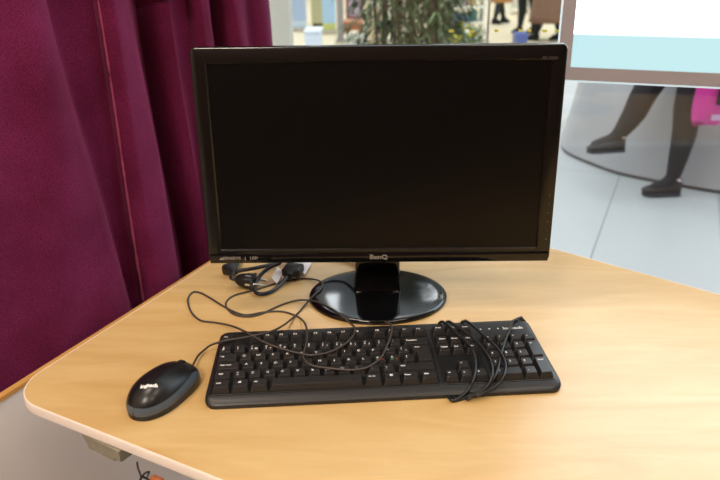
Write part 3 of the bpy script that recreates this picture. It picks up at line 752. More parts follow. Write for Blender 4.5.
bm = bmesh.new(); ring(bm, ul - .004, ul + UW + .004, zb - .004, ZT + .004, .004, .034, .058); link('edge_trim', bm, mat('trim_with_painted_glow', (225, 240, 245), .3, metal=.2, emis=(205, 240, 255), estr=.7), disp)['label'] = 'light rim with a glow put into its material'  # bright edge line put in as emission; the trim is no lamp
def screen_mat():
    m = bpy.data.materials.new('lit_screen_picture'); m.use_nodes = True; nt = m.node_tree; b = nt.nodes['Principled BSDF']
    tc = nt.nodes.new('ShaderNodeTexCoord'); sp = nt.nodes.new('ShaderNodeSeparateXYZ'); r = nt.nodes.new('ShaderNodeValToRGB')
    nt.links.new(tc.outputs['Object'], sp.inputs[0]); mr = nt.nodes.new('ShaderNodeMapRange'); mr.inputs[1].default_value = zi; mr.inputs[2].default_value = zi + 2 * (zc - zi)
    nt.links.new(sp.outputs[2], mr.inputs[0]); nt.links.new(mr.outputs[0], r.inputs[0])
    r.color_ramp.elements[0].position = .48; r.color_ramp.elements[0].color = lin((196, 236, 241)); r.color_ramp.elements[1].position = .52; r.color_ramp.elements[1].color = (.82, .93, 1, 1)
    nt.links.new(r.outputs[0], b.inputs['Emission Color'])
    ms = nt.nodes.new('ShaderNodeMapRange'); ms.inputs[1].default_value = .48; ms.inputs[2].default_value = .52; ms.inputs[3].default_value = 1.0; ms.inputs[4].default_value = 4.6
    nt.links.new(mr.outputs[0], ms.inputs[0]); nt.links.new(ms.outputs[0], b.inputs['Emission Strength'])
    b.inputs['Base Color'].default_value = (.02, .02, .02, 1); b.inputs['Roughness'].default_value = .3
    return m
bm = bmesh.new(); box(bm, (ul + fw * .96, .032, zb + fw * .96), (ul + UW - fw * .96, .056, ZT - fw * .96), MG); link('screen', bm, screen_mat(), disp)
bm = bmesh.new(); box(bm, (ul + .03, .018, zb + .03), (ul + UW - .03, .030, ZT - .03), MG); link('back_cover', bm, M_blackpl, disp)
for u in (ul + .25, ul + UW - .25):
    bm = bmesh.new(); tube(bm, [gpt(u, .045, ZT), gpt(u, .045, 2.1)], .006, 10); link('hanging_rod', bm, M_metal, disp, smooth=True)

# yellow dashes stuck to the glass
M_yel = mat('yellow_film', (214, 210, 90), .5)
gl_pts = [(452, 30.5, 5), (472, 31, 5), (497, 30.5, 4), (521, 30.3, 4), (530, 30.2, 3.5), (545, 30.5, 5), (557, 30.6, 4)]
for i, (px, py, w) in enumerate(gl_pts):
    P0 = onplane(px - w / 2, py, GP, GN); P1 = onplane(px + w / 2, py, GP, GN); u0 = (P0 - GP).dot(GE); u1 = (P1 - GP).dot(GE)
    bm = bmesh.new(); box(bm, (u0, .0062, P0.z - .003), (u1, .0070, P0.z + .003), MG)
    o = link('glass_sticker', bm, M_yel); tag(o, 'yellow dash stuck on the glass wall above the monitor', 'sticker', 'yellow dashes along the glass wall')

# ------------------------------------------------------------------ the hall behind the glass
bm = bmesh.new(); box(bm, (-9, 19, FZ), (12, 19.3, 5)); struct('wall_far', bm, M_plaster)
# round counter
kc = Vector((2.42, 3.5, FZ)); KRD = 1.63
ctr = thing('round_counter', 'big round light grey counter behind the walking person', 'counter', tuple(kc))
M_stone = mat('cloudy_grey_stone', (190, 188, 190), .35, var=.16, nscale=3.5)
def cyl(bm, prof, c, n=96):
    loops(bm, [[(c.x + r * math.cos(a), c.y + r * math.sin(a), z) for a in (2 * PI * k / n for k in range(n))] for r, z in prof])
CPTS = [(1.31, 3.66), (1.283, 3.455), (1.335, 3.25), (1.45, 3.00), (1.59, 2.85), (1.747, 2.718), (1.902, 2.611), (2.2, 2.47), (2.7, 2.42), (3.15, 2.6), (3.45, 3.05), (3.45, 3.75), (3.1, 4.35), (2.4, 4.6), (1.75, 4.35), (1.43, 4.0)]
cc = catmull([Vector((*p, 0)) for p in CPTS[-2:] + CPTS + CPTS[:3]], 6)[12:12 + 6 * len(CPTS)]
def counter_loop(ins, z):
    out = []
    for p in cc:
        d = Vector((2.42, 3.5, 0)) - p; out.append((p + d.normalized() * ins) + Vector((0, 0, z)))
    return out
def cloops(spec): 
    bm = bmesh.new(); loops(bm, [counter_loop(a, b) for a, b in spec]); return bm
link('counter_body', cloops([(0, FZ + .02), (.04, FZ + .2), (.12, FZ + .68), (.14, FZ + .70)]), M_stone, ctr, smooth=True)
link('plinth', cloops([(.004, FZ), (.004, FZ + .022)]), mat('dark_plinth', (96, 92, 90), .6), ctr, smooth=True)
link('counter_top', cloops([(.13, FZ + .70), (.11, FZ + .705), (.11, FZ + .725), (.12, FZ + .73)]), M_white, ctr, smooth=True)

# ---- people
M_skin = mat('skin', (205, 160, 135), .55, nscale=12, var=.06)
def person(name, label, loc, rz, J, mats, matfn, cloth=None, scale=1.0):
    """J: dict joint -> (x,y,z,r); standing figure faces local +X"""
    t = thing(name, label, 'person', loc, rz)
    E = [('pelvis', 'waist'), ('waist', 'chest'), ('chest', 'neckb'), ('neckb', 'neck'), ('neck', 'head'), ('head', 'crown')]
    for s in 'LR':
        E += [('pelvis', 'hip' + s), ('hip' + s, 'knee' + s), ('knee' + s, 'calf' + s), ('calf' + s, 'ankle' + s), ('ankle' + s, 'toe' + s),
              ('chest', 'sho' + s), ('sho' + s, 'elb' + s), ('elb' + s, 'wri' + s), ('wri' + s, 'palm' + s)]
        w = Vector(J['wri' + s][:3]); p = Vector(J['palm' + s][:3]); d = (p - w).normalized(); side = Vector((1, 0, 0)) if abs(d.x) < .7 else Vector((0, 0, -1))
        side = (side - d * side.dot(d)).normalized(); inn = Vector((0, -1 if s == 'L' else 1, 0))
        for i, (o_, ln) in enumerate(((.030, .062), (.010, .072), (-.010, .068), (-.029, .052))):
            k0 = p + side * o_ * .8 + d * .012; k1 = k0 + d * ln * .5 + inn * .006; k2 = k1 + d * ln * .35 + inn * .02
            J['f%d0%s' % (i, s)] = (*k0, .010); J['f%d1%s' % (i, s)] = (*k1, .008); J['f%d2%s' % (i, s)] = (*k2, .007)
            E += [('palm' + s, 'f%d0%s' % (i, s)), ('f%d0%s' % (i, s), 'f%d1%s' % (i, s)), ('f%d1%s' % (i, s), 'f%d2%s' % (i, s))]
        k0 = w + d * .02 + side * .026; k1 = k0 + d * .03 + side * .018 + inn * .008; k2 = k1 + d * .028 + inn * .006
        J['t0' + s] = (*k0, .012); J['t1' + s] = (*k1, .010); J['t2' + s] = (*k2, .008)
        E += [('wri' + s, 't0' + s), ('t0' + s, 't1' + s), ('t1' + s, 't2' + s)]
    me = bpy.data.meshes.new('body'); bm = bmesh.new(); sk = bm.verts.layers.skin.verify(); V = {}
    for k, (x, y, z, r) in J.items():
        v = bm.verts.new((x * scale, y * scale, z * scale)); v[sk].radius = (r * scale, r * scale); V[k] = v
    for k in ('chest', 'waist', 'pelvis'):
        v = V[k]; v[sk].radius = (J[k][3] * scale * .78, J[k][3] * scale * 1.15) if False else (J[k][3] * scale, J[k][3] * scale)
    V['pelvis'][sk].use_root = True
    for a, b in E: bm.edges.new((V[a], V[b]))
    bm.to_mesh(me); bm.free()
    o = bpy.data.objects.new('tmp', me); COL.objects.link(o)
    md = o.modifiers.new('s', 'SKIN'); md.use_smooth_shade = True; o.modifiers.new('u', 'SUBSURF').levels = 2
    m2 = bpy.data.meshes.new_from_object(o.evaluated_get(bpy.context.evaluated_depsgraph_get())); bpy.data.objects.remove(o)
    m2.materials.clear()
    for m in mats: m2.materials.append(m)
    for p in m2.polygons: p.material_index = matfn(p.center); p.use_smooth = True
    b = bpy.data.objects.new('body', m2); COL.objects.link(b); b.parent = t
    # head details
    hd = Vector(J['head'][:3]) * scale
    def sub(nm, bm, m): return link(nm, bm, m, t, smooth=True, sharp=60, world=False)
    bm = bmesh.new(); bmesh.ops.create_uvsphere(bm, u_segments=20, v_segments=14, radius=1)
    kill = [f for f in bm.faces if f.calc_center_median().x > .42 and f.calc_center_median().z < .52 or f.calc_center_median().z < -.75]
    bmesh.ops.delete(bm, geom=kill, context='FACES')
    bm.transform(Matrix.Translation(hd + Vector((-.008, 0, .035))) @ Matrix.Diagonal((.108, .092, .118, 1))); sub('hair', bm, mats[-1])
    bm = bmesh.new(); bmesh.ops.create_cone(bm, segments=8, radius1=.014, radius2=.005, depth=.04, cap_ends=True, matrix=Matrix.Translation(hd + Vector((.094, 0, -.005))) @ Matrix.Rotation(-.3, 4, 'Y')); sub('nose', bm, M_skin)
    for s in (-1, 1):
        bm = bmesh.new(); bmesh.ops.create_uvsphere(bm, u_segments=10, v_segments=8, radius=.011, matrix=Matrix.Translation(hd + Vector((.082, s * .031, .018)))); sub('eye', bm, M_eye)
        bm = bmesh.new(); bmesh.ops.create_uvsphere(bm, u_segments=10, v_segments=8, radius=1, matrix=Matrix.Translation(hd + Vector((0, s * .088, .005))) @ Matrix.Diagonal((.017, .008, .028, 1))); sub('ear', bm, M_skin)
    bm = bmesh.new(); bmesh.ops.create_uvsphere(bm, u_segments=10, v_segments=8, radius=1, matrix=Matrix.Translation(hd + Vector((.083, 0, -.042))) @ Matrix.Diagonal((.008, .024, .007, 1))); sub('mouth', bm, M_lip)
    return t
M_eye = mat('eye', (40, 32, 28), .2); M_lip = mat('lips', (165, 90, 85), .5)
M_hairb = mat('brown_hair', (62, 42, 30), .6, var=.3, nscale=60)
def joints(hL, kL, aL, toeL, hR, kR, aR, toeR, armL, armR, lift=0):
    J = dict(pelvis=(0, 0, .93, .115), waist=(0, 0, 1.06, .105), chest=(0, 0, 1.25, .125), neckb=(-.01, 0, 1.40, .07), neck=(.0, 0, 1.46, .05), head=(.015, 0, 1.56, .085), crown=(.01, 0, 1.625, .075))
    for s, h, k, a, to, y in (('L', hL, kL, aL, toeL, .085), ('R', hR, kR, aR, toeR, -.085)):
        J['hip' + s] = (h[0], y, h[1], .095); J['knee' + s] = (k[0], y * .9, k[1], .070); J['ankle' + s] = (a[0], y * .8, a[1], .038)
        J['calf' + s] = (a[0] * .35 + k[0] * .65 - .02, y * .85, a[1] * .35 + k[1] * .65, .068); J['toe' + s] = (to[0], y * .9, to[1], .030)
    for s, (e, w), y in (('L', armL, .19), ('R', armR, -.19)):
        J['sho' + s] = (0, y * .9, 1.37, .055); J['elb' + s] = (e[0], y * 1.25, e[1], .042); J['wri' + s] = (w[0], y * 1.3, w[1], .027)
        d = Vector((w[0] - e[0], 0, w[1] - e[1])).normalized() * .05; J['palm' + s] = (w[0] + d.x, y * 1.3, w[1] + d.z, .030)
    return J
def shoe(t, J, s, m, sole, scale=1, lace=None):
    a = Vector(J['ankle' + s][:3]) * scale; to = Vector(J['toe' + s][:3]) * scale
    d = (to - a); ang = math.atan2(d.z + .045, d.x)
    Mx = Matrix.Translation((a.x, a.y, a.z)) @ Matrix.Rotation(-ang, 4, 'Y') @ Matrix.Diagonal((.84, .9, 1, 1))
    def prof(x, w, z0, z1): return [Mx @ Vector((x, y, z)) for y, z in [(w * c * (1 if abs(c) > .01 else 1), (z0 + z1) / 2 + (z1 - z0) / 2 * sn) for c, sn in ((math.copysign(abs(math.cos(q)) ** .6, math.cos(q)), math.copysign(abs(math.sin(q)) ** .6, math.sin(q))) for q in (2 * PI * k / 16 for k in range(16)))]]
    zb_ = -.072
    bm = bmesh.new(); loops(bm, [prof(-.062, .018, zb_ + .014, -.005), prof(-.055, .032, zb_ + .012, .020), prof(-.01, .037, zb_ + .012, .030), prof(.04, .038, zb_ + .012, .002), prof(.10, .044, zb_ + .012, -.022), prof(.145, .042, zb_ + .012, -.030), prof(.175, .026, zb_ + .014, -.040)])
    u = link('shoe', bm, m, t, smooth=True, sharp=60, world=False)
    bm = bmesh.new(); loops(bm, [[Mx @ Vector((x, y, z)) for x, y in ((-.064, -.02), (-.05, -.036), (.03, -.036), (.10, -.045), (.16, -.038), (.182, 0), (.16, .038), (.10, .045), (.03, .036), (-.05, .036), (-.064, .02))] for z in (zb_, zb_ + .014)])
    so = link('sole', bm, sole, u, smooth=False, world=False)
    if lace:
        bm = bmesh.new(); loops(bm, [prof(-.045, .040, .004, .018), prof(-.01, .041, .012, .034), prof(.005, .036, .014, .030)]); link('ankle_cuff', bm, lace, u, smooth=True, world=False)
def coat(t, J, m, z0, z1=1.43, flare=.22, hood=None, sleeves=True, scale=1):
    bm = bmesh.new(); ls = []
    for k in range(13):
        f = k / 12; z = z0 + (z1 - z0) * f
        if z > 1.30: g = (z1 - z) / (z1 - 1.30); rx, ry = .075 + .065 * g, .09 + .135 * min(1, g * 1.2)
        else: g = (1.30 - z) / (1.30 - z0); rx, ry = .145 + (flare - .145) * g * .8, .215 + (flare - .19) * g
        ls.append([Vector((rx * math.cos(a) * (1 + .03 * math.sin(6 * a)), ry * math.sin(a), z)) * scale for a in (2 * PI * q / 28 for q in range(28))])
    loops(bm, ls, cap0=False, cap1=False); c = link('coat', bm, m, t, smooth=True, sharp=80, world=False)
    c.modifiers.new('thick', 'SOLIDIFY').thickness = .008
    if sleeves:
        for s in 'LR':
            bm = bmesh.new(); pts = [Vector(J[k + s][:3]) * scale for k in ('sho', 'elb', 'wri')]; pts = [pts[0].lerp(pts[1], 0), pts[0].lerp(pts[1], .5), pts[1], pts[1].lerp(pts[2], .5), pts[2]]
            tube(bm, pts, [.075, .065, .056, .052, .048], 14); link('sleeve', bm, m, t, smooth=True, sharp=80, world=False)
M_navy = mat('navy_black_leggings', (26, 27, 36), .75, var=.25, nscale=14); M_shoe = mat('dark_shoe_fabric', (46, 42, 40), .6, var=.2); M_sole = mat('dark_sole', (58, 62, 74), .6)
M_black = mat('black_cloth', (24, 24, 26), .8, var=.2); M_sock = mat('white_sock', (235, 215, 215), .7)
# walking person: faces -X in the world (local +X turned by pi); standing leg = nearer
ankA = at(672, 181, 2.59); ankB = at(616, 139, 2.72)
ox = 1.68; oy = 2.66
def wl(P): return (ox - P.x, P.z - FZ)       # world -> local forward, height
A_ = wl(ankA); B_ = wl(ankB); kA = wl(at(688, 100, 2.60)); kB = wl(at(642, 98, 2.72))
A_ = (A_[0], .080)
JW = joints((0, .88), (kA[0] + .01, .50), A_, (A_[0] + .12, .035), (.02, .88), (kB[0], .50), B_, (B_[0] + .13, B_[1] - .05), ((-.05, 1.12), (-.03, .87)), ((-.1, 1.12), (.05, .90)))
wp = person('person', 'person in dark leggings walking left past the round counter carrying a bag', (ox, oy, FZ), PI, JW, [M_skin, M_navy, M_hairb], lambda c: 0 if c.z > 1.40 or (c.z < .93 and abs(c.y) > .19 and c.z > .6) else 1)
M_jacket = mat('dark_navy_jacket', (36, 40, 58), .8, var=.15)
coat(wp, JW, M_jacket, .78, flare=.19)
shoe(wp, JW, 'L', M_shoe, M_sole, lace=M_sock); shoe(wp, JW, 'R', M_shoe, M_sole, lace=M_sock)
# pink bag
bag = thing('carrier_bag', 'bright pink carrier bag with black label held by the walking person', 'bag', (1.727, 2.39, -.32))
BM = Matrix.Translation((1.712, 2.39, .05)) @ Matrix.Rotation(.12, 4, 'Z')
bm = bmesh.new(); NX_ = 12
zt, zb2 = .04, -.335
for sgn in (1,):
    ls = []
    for k, z in enumerate([zb2, zb2 + .02, zb2 + .08, -.15, -.05, zt]):
        w = (.135, .150, .152, .148, .142, .13)[k]; d = (.02, .045, .05, .04, .028, .012)[k]
        ls.append([(w * math.cos(a), d * math.sin(a) + .006 * math.sin(7 * a + z * 30), z + (.014 * math.cos(5 * a) if k == 0 else 0)) for a in (2 * PI * q / 28 for q in range(28))])
    loops(bm, ls, cap1=False)
bm.transform(BM); link('bag_body', bm, mat('hot_pink_plastic', (222, 58, 160), .4, var=.12, nscale=9, bump=.3), bag, smooth=True)
bz = lambda y: at(716, y, 2.335).z - .035
za, zc2, zs, zt2 = bz(108), bz(89), bz(123), bz(118)
bm = bmesh.new(); box(bm, (-.062, -.0640, za), (.060, -.0440, zc2), BM); link('label_panel', bm, M_black, bag)
bm = bmesh.new(); box(bm, (-.054, -.0665, za + (zc2 - za) * .36), (.050, -.0635, za + (zc2 - za) * .52), BM); link('label_band', bm, M_label, bag)
bm = bmesh.new(); box(bm, (-.054, -.0665, za + (zc2 - za) * .62), (.050, -.0635, za + (zc2 - za) * .86), BM); link('label_band', bm, mat('orange_print', (225, 140, 60), .5), bag)
bm = bmesh.new(); box(bm, (-.075, -.0610, zs), (.045, -.0420, zt2), BM); link('label_strip', bm, mat('lilac_print', (205, 170, 205), .5), bag)
hl = Vector((ox, oy, FZ)) + Vector((-JW['palmL'][0], -JW['palmL'][1], JW['palmL'][2]))
for s in (-1, 1):
    bm = bmesh.new(); tube(bm, catmull([BM @ Vector((-.05, s * .012, zt)), hl + Vector((0.0, s * .008, -.03)), hl + Vector((.01, s * .006, -.025)), BM @ Vector((.05, s * .012, zt))], 6), .005, 8); link('bag_handle', bm, mat('pink_strap', (210, 50, 150), .5), bag, smooth=True)

# far people
def far_person(px, py, Y, label, cm, z0, rz, leg, stride=.12, sleeve=True, flare=.24, tops=None):
    P = at(px, py, Y); 
    J = joints((0, .88), (.06, .50), (stride, .08), (stride + .12, .035), (0, .88), (-.02, .50), (-stride, .09), (-stride + .12, .035), ((.03, 1.12), (.12, .93)), ((-.05, 1.12), (.02, .88)))
    t = person('person', label, (P.x, P.y, FZ), rz, J, [M_skin, leg, M_hairb], lambda c: 0 if c.z > 1.40 or (c.z < .95 and abs(c.y) > .2 and c.z > .6) else 1)
    coat(t, J, cm, z0, flare=flare); shoe(t, J, 'L', M_black, M_black); shoe(t, J, 'R', M_black, M_black); return t
M_dleg = mat('dark_green_trousers', (40, 46, 46), .8)
far_person(499, 22, onz(499, 24, FZ).y, 'distant person in a tan coat and dark trousers walking in the hall', mat('tan_jacket', (190, 140, 86), .8), .36, .6, M_dleg, .17, flare=.19)
Yb = onz(536, 41, FZ).y
far_person(547, 40, Yb, 'person in a long brown coat and dark boots standing beyond the glass', mat('brown_wool_coat', (132, 100, 80), .9, var=.15), .26, 2.6, M_black, .15, flare=.30)
far_person(526, 36, Yb + .85, 'person in black clothes standing beside the long brown coat', M_black, .70, 2.2, M_black, .08, flare=.21)
far_person(575, 103, onz(575, 103, FZ).y, 'person in black clothes half hidden behind the lit screen', M_black, .55, 2.0, M_black, .14, flare=.21) if False else None

# ---- bamboo in a planter
pc = at(420, 20, 3.3); pc.z = FZ
bam = thing('potted_bamboo', 'tall green bamboo with thin canes standing behind the glass over the monitor', 'plant', tuple(pc))
M_leaf = mat('bamboo_leaf', (72, 94, 54), .5, var=.35, nscale=8); M_leaf2 = mat('pale_bamboo_leaf', (104, 124, 76), .5, var=.3, nscale=8)
M_cane = mat('bamboo_cane', (128, 112, 88), .5, var=.25, nscale=12)
bm = bmesh.new(); box(bm, (pc.x - .36, 3.12, FZ), (pc.x + .36, 3.52, FZ + .42), bev=.01); link('planter', bm, mat('grey_planter', (120, 118, 114), .6), bam)
bm = bmesh.new(); box(bm, (pc.x - .34, 3.14, FZ + .415), (pc.x + .34, 3.50, FZ + .425)); link('soil', bm, mat('soil', (66, 50, 38), .9, bump=.5), bam)
rb = random.Random(11); lm = [bmesh.new(), bmesh.new()]
def leaf(bm, p, d, ln, w, up):
    d = d.normalized(); s = d.cross(up)
    if s.length < .05: s = Vector((1, 0, 0))
    s.normalize(); n = s.cross(d)
    a = [p, p + d * ln * .3 + s * w + n * ln * .03, p + d * ln * .3 - s * w + n * ln * .03, p + d * ln * .7 + s * w * .7 - n * ln * .02, p + d * ln * .7 - s * w * .7 - n * ln * .02, p + d * ln - n * ln * .14]
    v = [bm.verts.new(q) for q in a]
    bm.faces.new((v[0], v[1], v[2])); bm.faces.new((v[1], v[3], v[4], v[2])); bm.faces.new((v[3], v[5], v[4]))
for i in range(22):
    x = pc.x + rb.uniform(-.24, .13); y = 3.3 + rb.uniform(-.13, .13); lean = Vector((rb.uniform(-.12, .12), rb.uniform(-.10, .10), 0))
    H = rb.uniform(1.7, 2.4); pts = [Vector((x, y, FZ + .40)) + lean * (k / 8) ** 1.5 * H + Vector((0, 0, H * k / 8)) for k in range(9)]
    bm = bmesh.new(); tube(bm, pts, [.011 - .0008 * k for k in range(9)], 8); link('cane', bm, M_cane, bam, smooth=True)
    for k in range(110):
        f = rb.uniform(.06, 1); j = min(7, int(f * 8)); p = pts[j].lerp(pts[j + 1], f * 8 - j)
        a = rb.uniform(0, 2 * PI); br = Vector((math.cos(a), math.sin(a), rb.uniform(-.1, .7))).normalized() * rb.uniform(.04, .22)
        q = p + br
        for l in range(4):
            d = Vector((math.cos(a + rb.uniform(-1, 1)), math.sin(a + rb.uniform(-1, 1)), rb.uniform(-1.1, .3)))
            leaf(lm[rb.random() < .3], q, d, rb.uniform(.08, .14), rb.uniform(.005, .009), Vector((rb.uniform(-.4, .4), rb.uniform(-.4, .4), 1)))
link('foliage', lm[0], M_leaf, bam); link('foliage', lm[1], M_leaf2, bam)
# flowering shrub right of it
fc = at(462, 30, 5.2); fc.z = FZ
shr = thing('flowering_shrub', 'low shrub with yellow and white blossoms right of the bamboo', 'plant', tuple(fc))
bm = bmesh.new(); cyl(bm, [(.15, FZ), (.20, FZ + .30), (.19, FZ + .30), (.18, FZ + .28)], fc, 24); link('pot', bm, M_white, shr, smooth=True)
b1, b2, b3 = bmesh.new(), bmesh.new(), bmesh.new()
for k in range(420):
    a = rb.uniform(0, 2 * PI); e = rb.uniform(-.3, 1.4); r = .19 * rb.uniform(.5, 1)
    p = Vector((fc.x + r * math.cos(a) * math.cos(e) * 1.05, fc.y + r * math.sin(a) * math.cos(e), FZ + .48 + r * math.sin(e) * .9))
    if k < 360: leaf(b1, p, Vector((math.cos(a), math.sin(a), rb.uniform(-.4, .8))), .07, .016, Vector((rb.uniform(-.4, .4), rb.uniform(-.4, .4), 1)))
    else: bmesh.ops.create_icosphere(b2 if k % 3 else b3, subdivisions=1, radius=.022, matrix=Matrix.Translation(p * 1.0 + Vector((0, -.02, .02))))
link('foliage', b1, mat('shrub_leaf', (110, 124, 84), .5, var=.3), shr); link('yellow_blossoms', b2, mat('yellow_petal', (225, 205, 60), .6), shr); link('white_blossoms', b3, mat('white_petal', (235, 232, 220), .6), shr)
for nm in shr.children: pass

# ---- shop fittings far behind
def prop_box(name, x0, x1, ytop, ybot, Y, depth, m, label, cat, group=None, floor=False, bev=.01):
    a = at(x0, ytop, Y); b = at(x1, ybot, Y)
    z0 = FZ if floor else b.z
    bm = bmesh.new(); box(bm, (a.x, Y, z0), (b.x, Y + depth, a.z), bev=bev); return tag(link(name, bm, m), label, cat, group)
M_lblue = mat('pale_blue_print', (178, 214, 244), .5, var=.06, nscale=2)
# banner on a foot
def banner(x0, x1, Y, ybot, m, m2, label, top=1.3):
    a = at(x0, ybot, Y); b = at(x1, ybot, Y); c = Vector(((a.x + b.x) / 2, Y, FZ))
    t = thing('roll_up_banner', label, 'banner', tuple(c))
    bm = bmesh.new(); box(bm, (a.x, Y - .06, FZ), (b.x, Y + .06, FZ + .07), bev=.01); link('banner_base', bm, M_metal, t)
    bm = bmesh.new(); box(bm, (a.x + .01, Y - .004, FZ + .07), (b.x - .01, Y + .004, FZ + .17)); link('lower_print', bm, m2, t)
    bm = bmesh.new(); box(bm, (a.x + .01, Y - .004, FZ + .17), (b.x - .01, Y + .004, top)); link('print_panel', bm, m, t)
    bm = bmesh.new(); tube(bm, [(c.x, Y + .03, FZ + .06), (c.x, Y + .03, top)], .01, 8); link('banner_pole', bm, M_metal, t)
    bm = bmesh.new(); box(bm, (a.x, Y - .012, top), (b.x, Y + .035, top + .03)); link('top_rail', bm, M_metal, t)
banner(322, 336.5, 10.4, 27, M_lblue, mat('lime_print', (206, 214, 130), .5), 'pale blue upright banner beside the thin grey column')
banner(291, 307.5, 10.8, 26, mat('soft_blue_print', (176, 196, 226), .5, var=.14, nscale=1.4), mat('white_blue_print', (206, 222, 238), .5), 'wide soft blue banner next to the cream window frame')
# column
a = at(337, 20, 9.2); b = at(343.5, 20, 9.2)
col = thing('column', 'thin grey column between the banners and the bamboo', 'column', ((a.x + b.x) / 2, 9.2, FZ))
bm = bmesh.new(); box(bm, (a.x, 9.15, FZ + .05), (b.x, 9.25, 4.5), bev=.005); link('shaft', bm, mat('column_grey', (158, 152, 150), .6), col)
bm = bmesh.new(); box(bm, (a.x - .03, 9.10, FZ), (b.x + .03, 9.30, FZ + .05), bev=.005); link('foot_plate', bm, M_metal, col)
# plinth
def plinth(x0, x1, yt, Y, d, m, label, name='display_plinth', cat='plinth', group=None):
    a = at(x0, yt, Y); b = at(x1, yt, Y); cx = (a.x + b.x) / 2; w = b.x - a.x
    t = thing(name, label, cat, (cx, Y + d / 2, FZ), 0, group)
    bm = bmesh.new(); box(bm, (cx - w / 2 + .02, Y + .02, FZ), (cx + w / 2 - .02, Y + d - .02, FZ + .05)); link('toe_kick', bm, M_blackpl, t)
    bm = bmesh.new(); box(bm, (cx - w / 2, Y, FZ + .05), (cx + w / 2, Y + d, a.z - .03), bev=.004); link('plinth_body', bm, m, t)
    bm = bmesh.new(); box(bm, (cx - w / 2 - .01, Y - .01, a.z - .03), (cx + w / 2 + .01, Y + d + .01, a.z), bev=.006); link('plinth_top', bm, m, t)
plinth(304.5, 320, 30.5, 6.4, .35, mat('plinth_white', (232, 238, 244), .4), 'white square plinth below the banners')
plinth(345, 368, 37.5, 7.4, .4, mat('plinth_cream', (224, 214, 196), .5), 'low cream plinth left of the bamboo')
plinth(366, 385, 8, 8.6, .35, mat('tan_panel', (206, 186, 150), .6), 'tall tan cabinet partly behind the bamboo leaves', 'cabinet', 'cabinet')
# bench
a = at(343, 27, 9.8); b = at(363, 27, 9.8); cx = (a.x + b.x) / 2; w = (b.x - a.x)
bench = thing('bench', 'low orange brown bench between grey column and bamboo', 'bench', (cx, 10.0, FZ))
M_or = mat('orange_brown_wood', (176, 104, 66), .5, var=.12)
bm = bmesh.new(); box(bm, (cx - w / 2, 9.8, FZ + .12), (cx + w / 2, 10.2, FZ + .24), bev=.02); link('seat', bm, M_or, bench, smooth=True)
for sx in (-1, 1):
    bm = bmesh.new(); box(bm, (cx + sx * (w / 2 - .04) - .025, 9.83, FZ + .004), (cx + sx * (w / 2 - .04) + .025, 10.17, FZ + .12)); link('leg', bm, M_or, bench)
plinth(308.5, 321.5, -60, 11.6, .35, mat('olive_tan_panel', (190, 186, 146), .6), 'tall olive tan cabinet between the two banners', 'cabinet', 'cabinet')
# poster frame on an easel behind the sofa
def poster(x0, x1, Y, z0, z1, m, m2, label):
    a = at(x0, 10, Y); b = at(x1, 10, Y); cx = (a.x + b.x) / 2
    t = thing('poster_stand', label, 'poster', (cx, Y, FZ))
    bm = bmesh.new()
    for q in ((a.x, a.x + .05, z0, z1), (b.x - .05, b.x, z0, z1), (a.x + .05, b.x - .05, z0, z0 + .05), (a.x + .05, b.x - .05, z1 - .05, z1)): box(bm, (q[0], Y - .02, q[2]), (q[1], Y + .02, q[3]))
    link('frame', bm, mat('maroon_frame', (150, 84, 86), .5), t)
    bm = bmesh.new(); box(bm, (a.x + .05, Y - .01, z0 + .05), (b.x - .05, Y + .01, z1 - .05)); link('picture', bm, m, t)
    bm = bmesh.new(); box(bm, (a.x + .12, Y - .016, z0 + .10), (b.x - .12, Y - .0105, z0 + .30)); link('white_text_block', bm, m2, t)
    for x in (a.x + .06, b.x - .06):
        bm = bmesh.new(); tube(bm, [(x, Y + .03, z0 + .2), (x, Y + .10, FZ)], .012, 8); link('leg', bm, M_metal, t)
poster(346, 363, 12.2, at(350, 19, 12.2).z, .9, mat('pink_white_picture', (190, 170, 196), .5, var=.3, nscale=5), M_label, 'maroon framed poster standing behind the low orange brown bench')
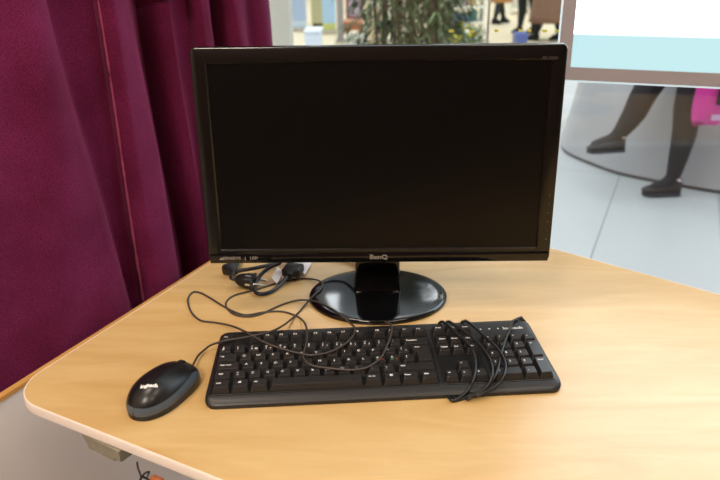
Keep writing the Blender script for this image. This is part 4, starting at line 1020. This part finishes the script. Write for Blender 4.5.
# shelves with goods
goods_cols = [(206, 176, 120), (60, 62, 72), (226, 220, 206), (90, 112, 150), (200, 190, 90), (150, 120, 90), (64, 120, 122), (210, 204, 190), (110, 100, 92), (176, 150, 160)]
gm = [mat('goods_colour', c, .6) for c in goods_cols]
def shelf(x0, x1, Y, levels, label, group, seed, depth=.4, where=''):
    a = at(x0, 10, Y); b = at(x1, 10, Y); r = random.Random(seed)
    t = thing('shelf_rack', label, 'shelf', ((a.x + b.x) / 2, Y + depth / 2, FZ))
    for x in (a.x, b.x - .03):
        bm = bmesh.new(); box(bm, (x, Y, FZ), (x + .03, Y + depth, FZ + levels[-1] + .35)); link('side_panel', bm, M_cream, t)
    for k, h in enumerate(levels):
        bm = bmesh.new(); box(bm, (a.x + .03, Y + .005, FZ + h - .025), (b.x - .03, Y + depth, FZ + h)); link('shelf_board', bm, M_cream, t)
        x = a.x + .05; gap = (levels[k + 1] - h - .06) if k + 1 < len(levels) else .25; n = 0
        while x < b.x - .12:
            w = r.uniform(.08, .2); hh = gap * r.uniform(.5, .95); w = min(w, b.x - .05 - x)
            ci = r.randrange(len(gm)); bm = bmesh.new()
            if r.random() < .6: box(bm, (x, Y + .03, FZ + h), (x + w, Y + depth - .05, FZ + h + hh), bev=.006)
            else:
                c = Vector((x + w / 2, Y + .15, 0)); rr = w / 2; z = FZ + h
                cyl(bm, [(rr * .8, z), (rr, z + hh * .1), (rr, z + hh * .7), (rr * .5, z + hh * .85), (rr * .45, z + hh)], c, 16)
            o = link('shop_product', bm, gm[ci]); tag(o, 'small product standing on the shelf rack ' + where, 'product', group); x += w + .02; n += 1
shelf(450, 486, 8.8, [.12, .32, .52, .74, .98], 'wide cream shelf rack full of goods behind the shrub', 'goods on the wide rack', 5, where='behind the flowering shrub')
shelf(510, 530, 13.5, [.12, .45, .8, 1.15], 'narrow cream shelf rack between tan coat and brown coat people', 'goods on the narrow rack', 8, where='between the distant people')
prop_box('storage_crate', 516.5, 528, 33.5, 40, 8.7, .25, mat('blue_plastic', (88, 104, 168), .5), 'blue crate on the floor left of the brown coat', 'crate', floor=True)
# hall lamps, hanging low strips that mirror in the monitor base
M_hl = mat('hall_lamp_diffuser', (255, 255, 255), .5, emis=(248, 250, 255), estr=9)
def hall_lamp(x, y, label):
    t = thing('pendant_lamp', label, 'lamp', (x, y, 2.25))
    bm = bmesh.new(); box(bm, (x - .17, y - .75, 2.27), (x + .17, y + .75, 2.33), bev=.01); link('housing', bm, M_lampframe, t)
    bm = bmesh.new(); box(bm, (x - .15, y - .72, 2.255), (x + .15, y + .72, 2.27)); link('diffuser', bm, M_hl, t)
    for s in (-.6, .6):
        bm = bmesh.new(); tube(bm, [(x, y + s, 2.33), (x, y + s, 4.6)], .003, 6); link('suspension_cable', bm, M_metal, t)
hall_lamp(-.55, 3.6, 'long white pendant lamp hanging in the hall nearer the curtain')
hall_lamp(.75, 4.6, 'long white pendant lamp hanging in the hall above the bamboo')
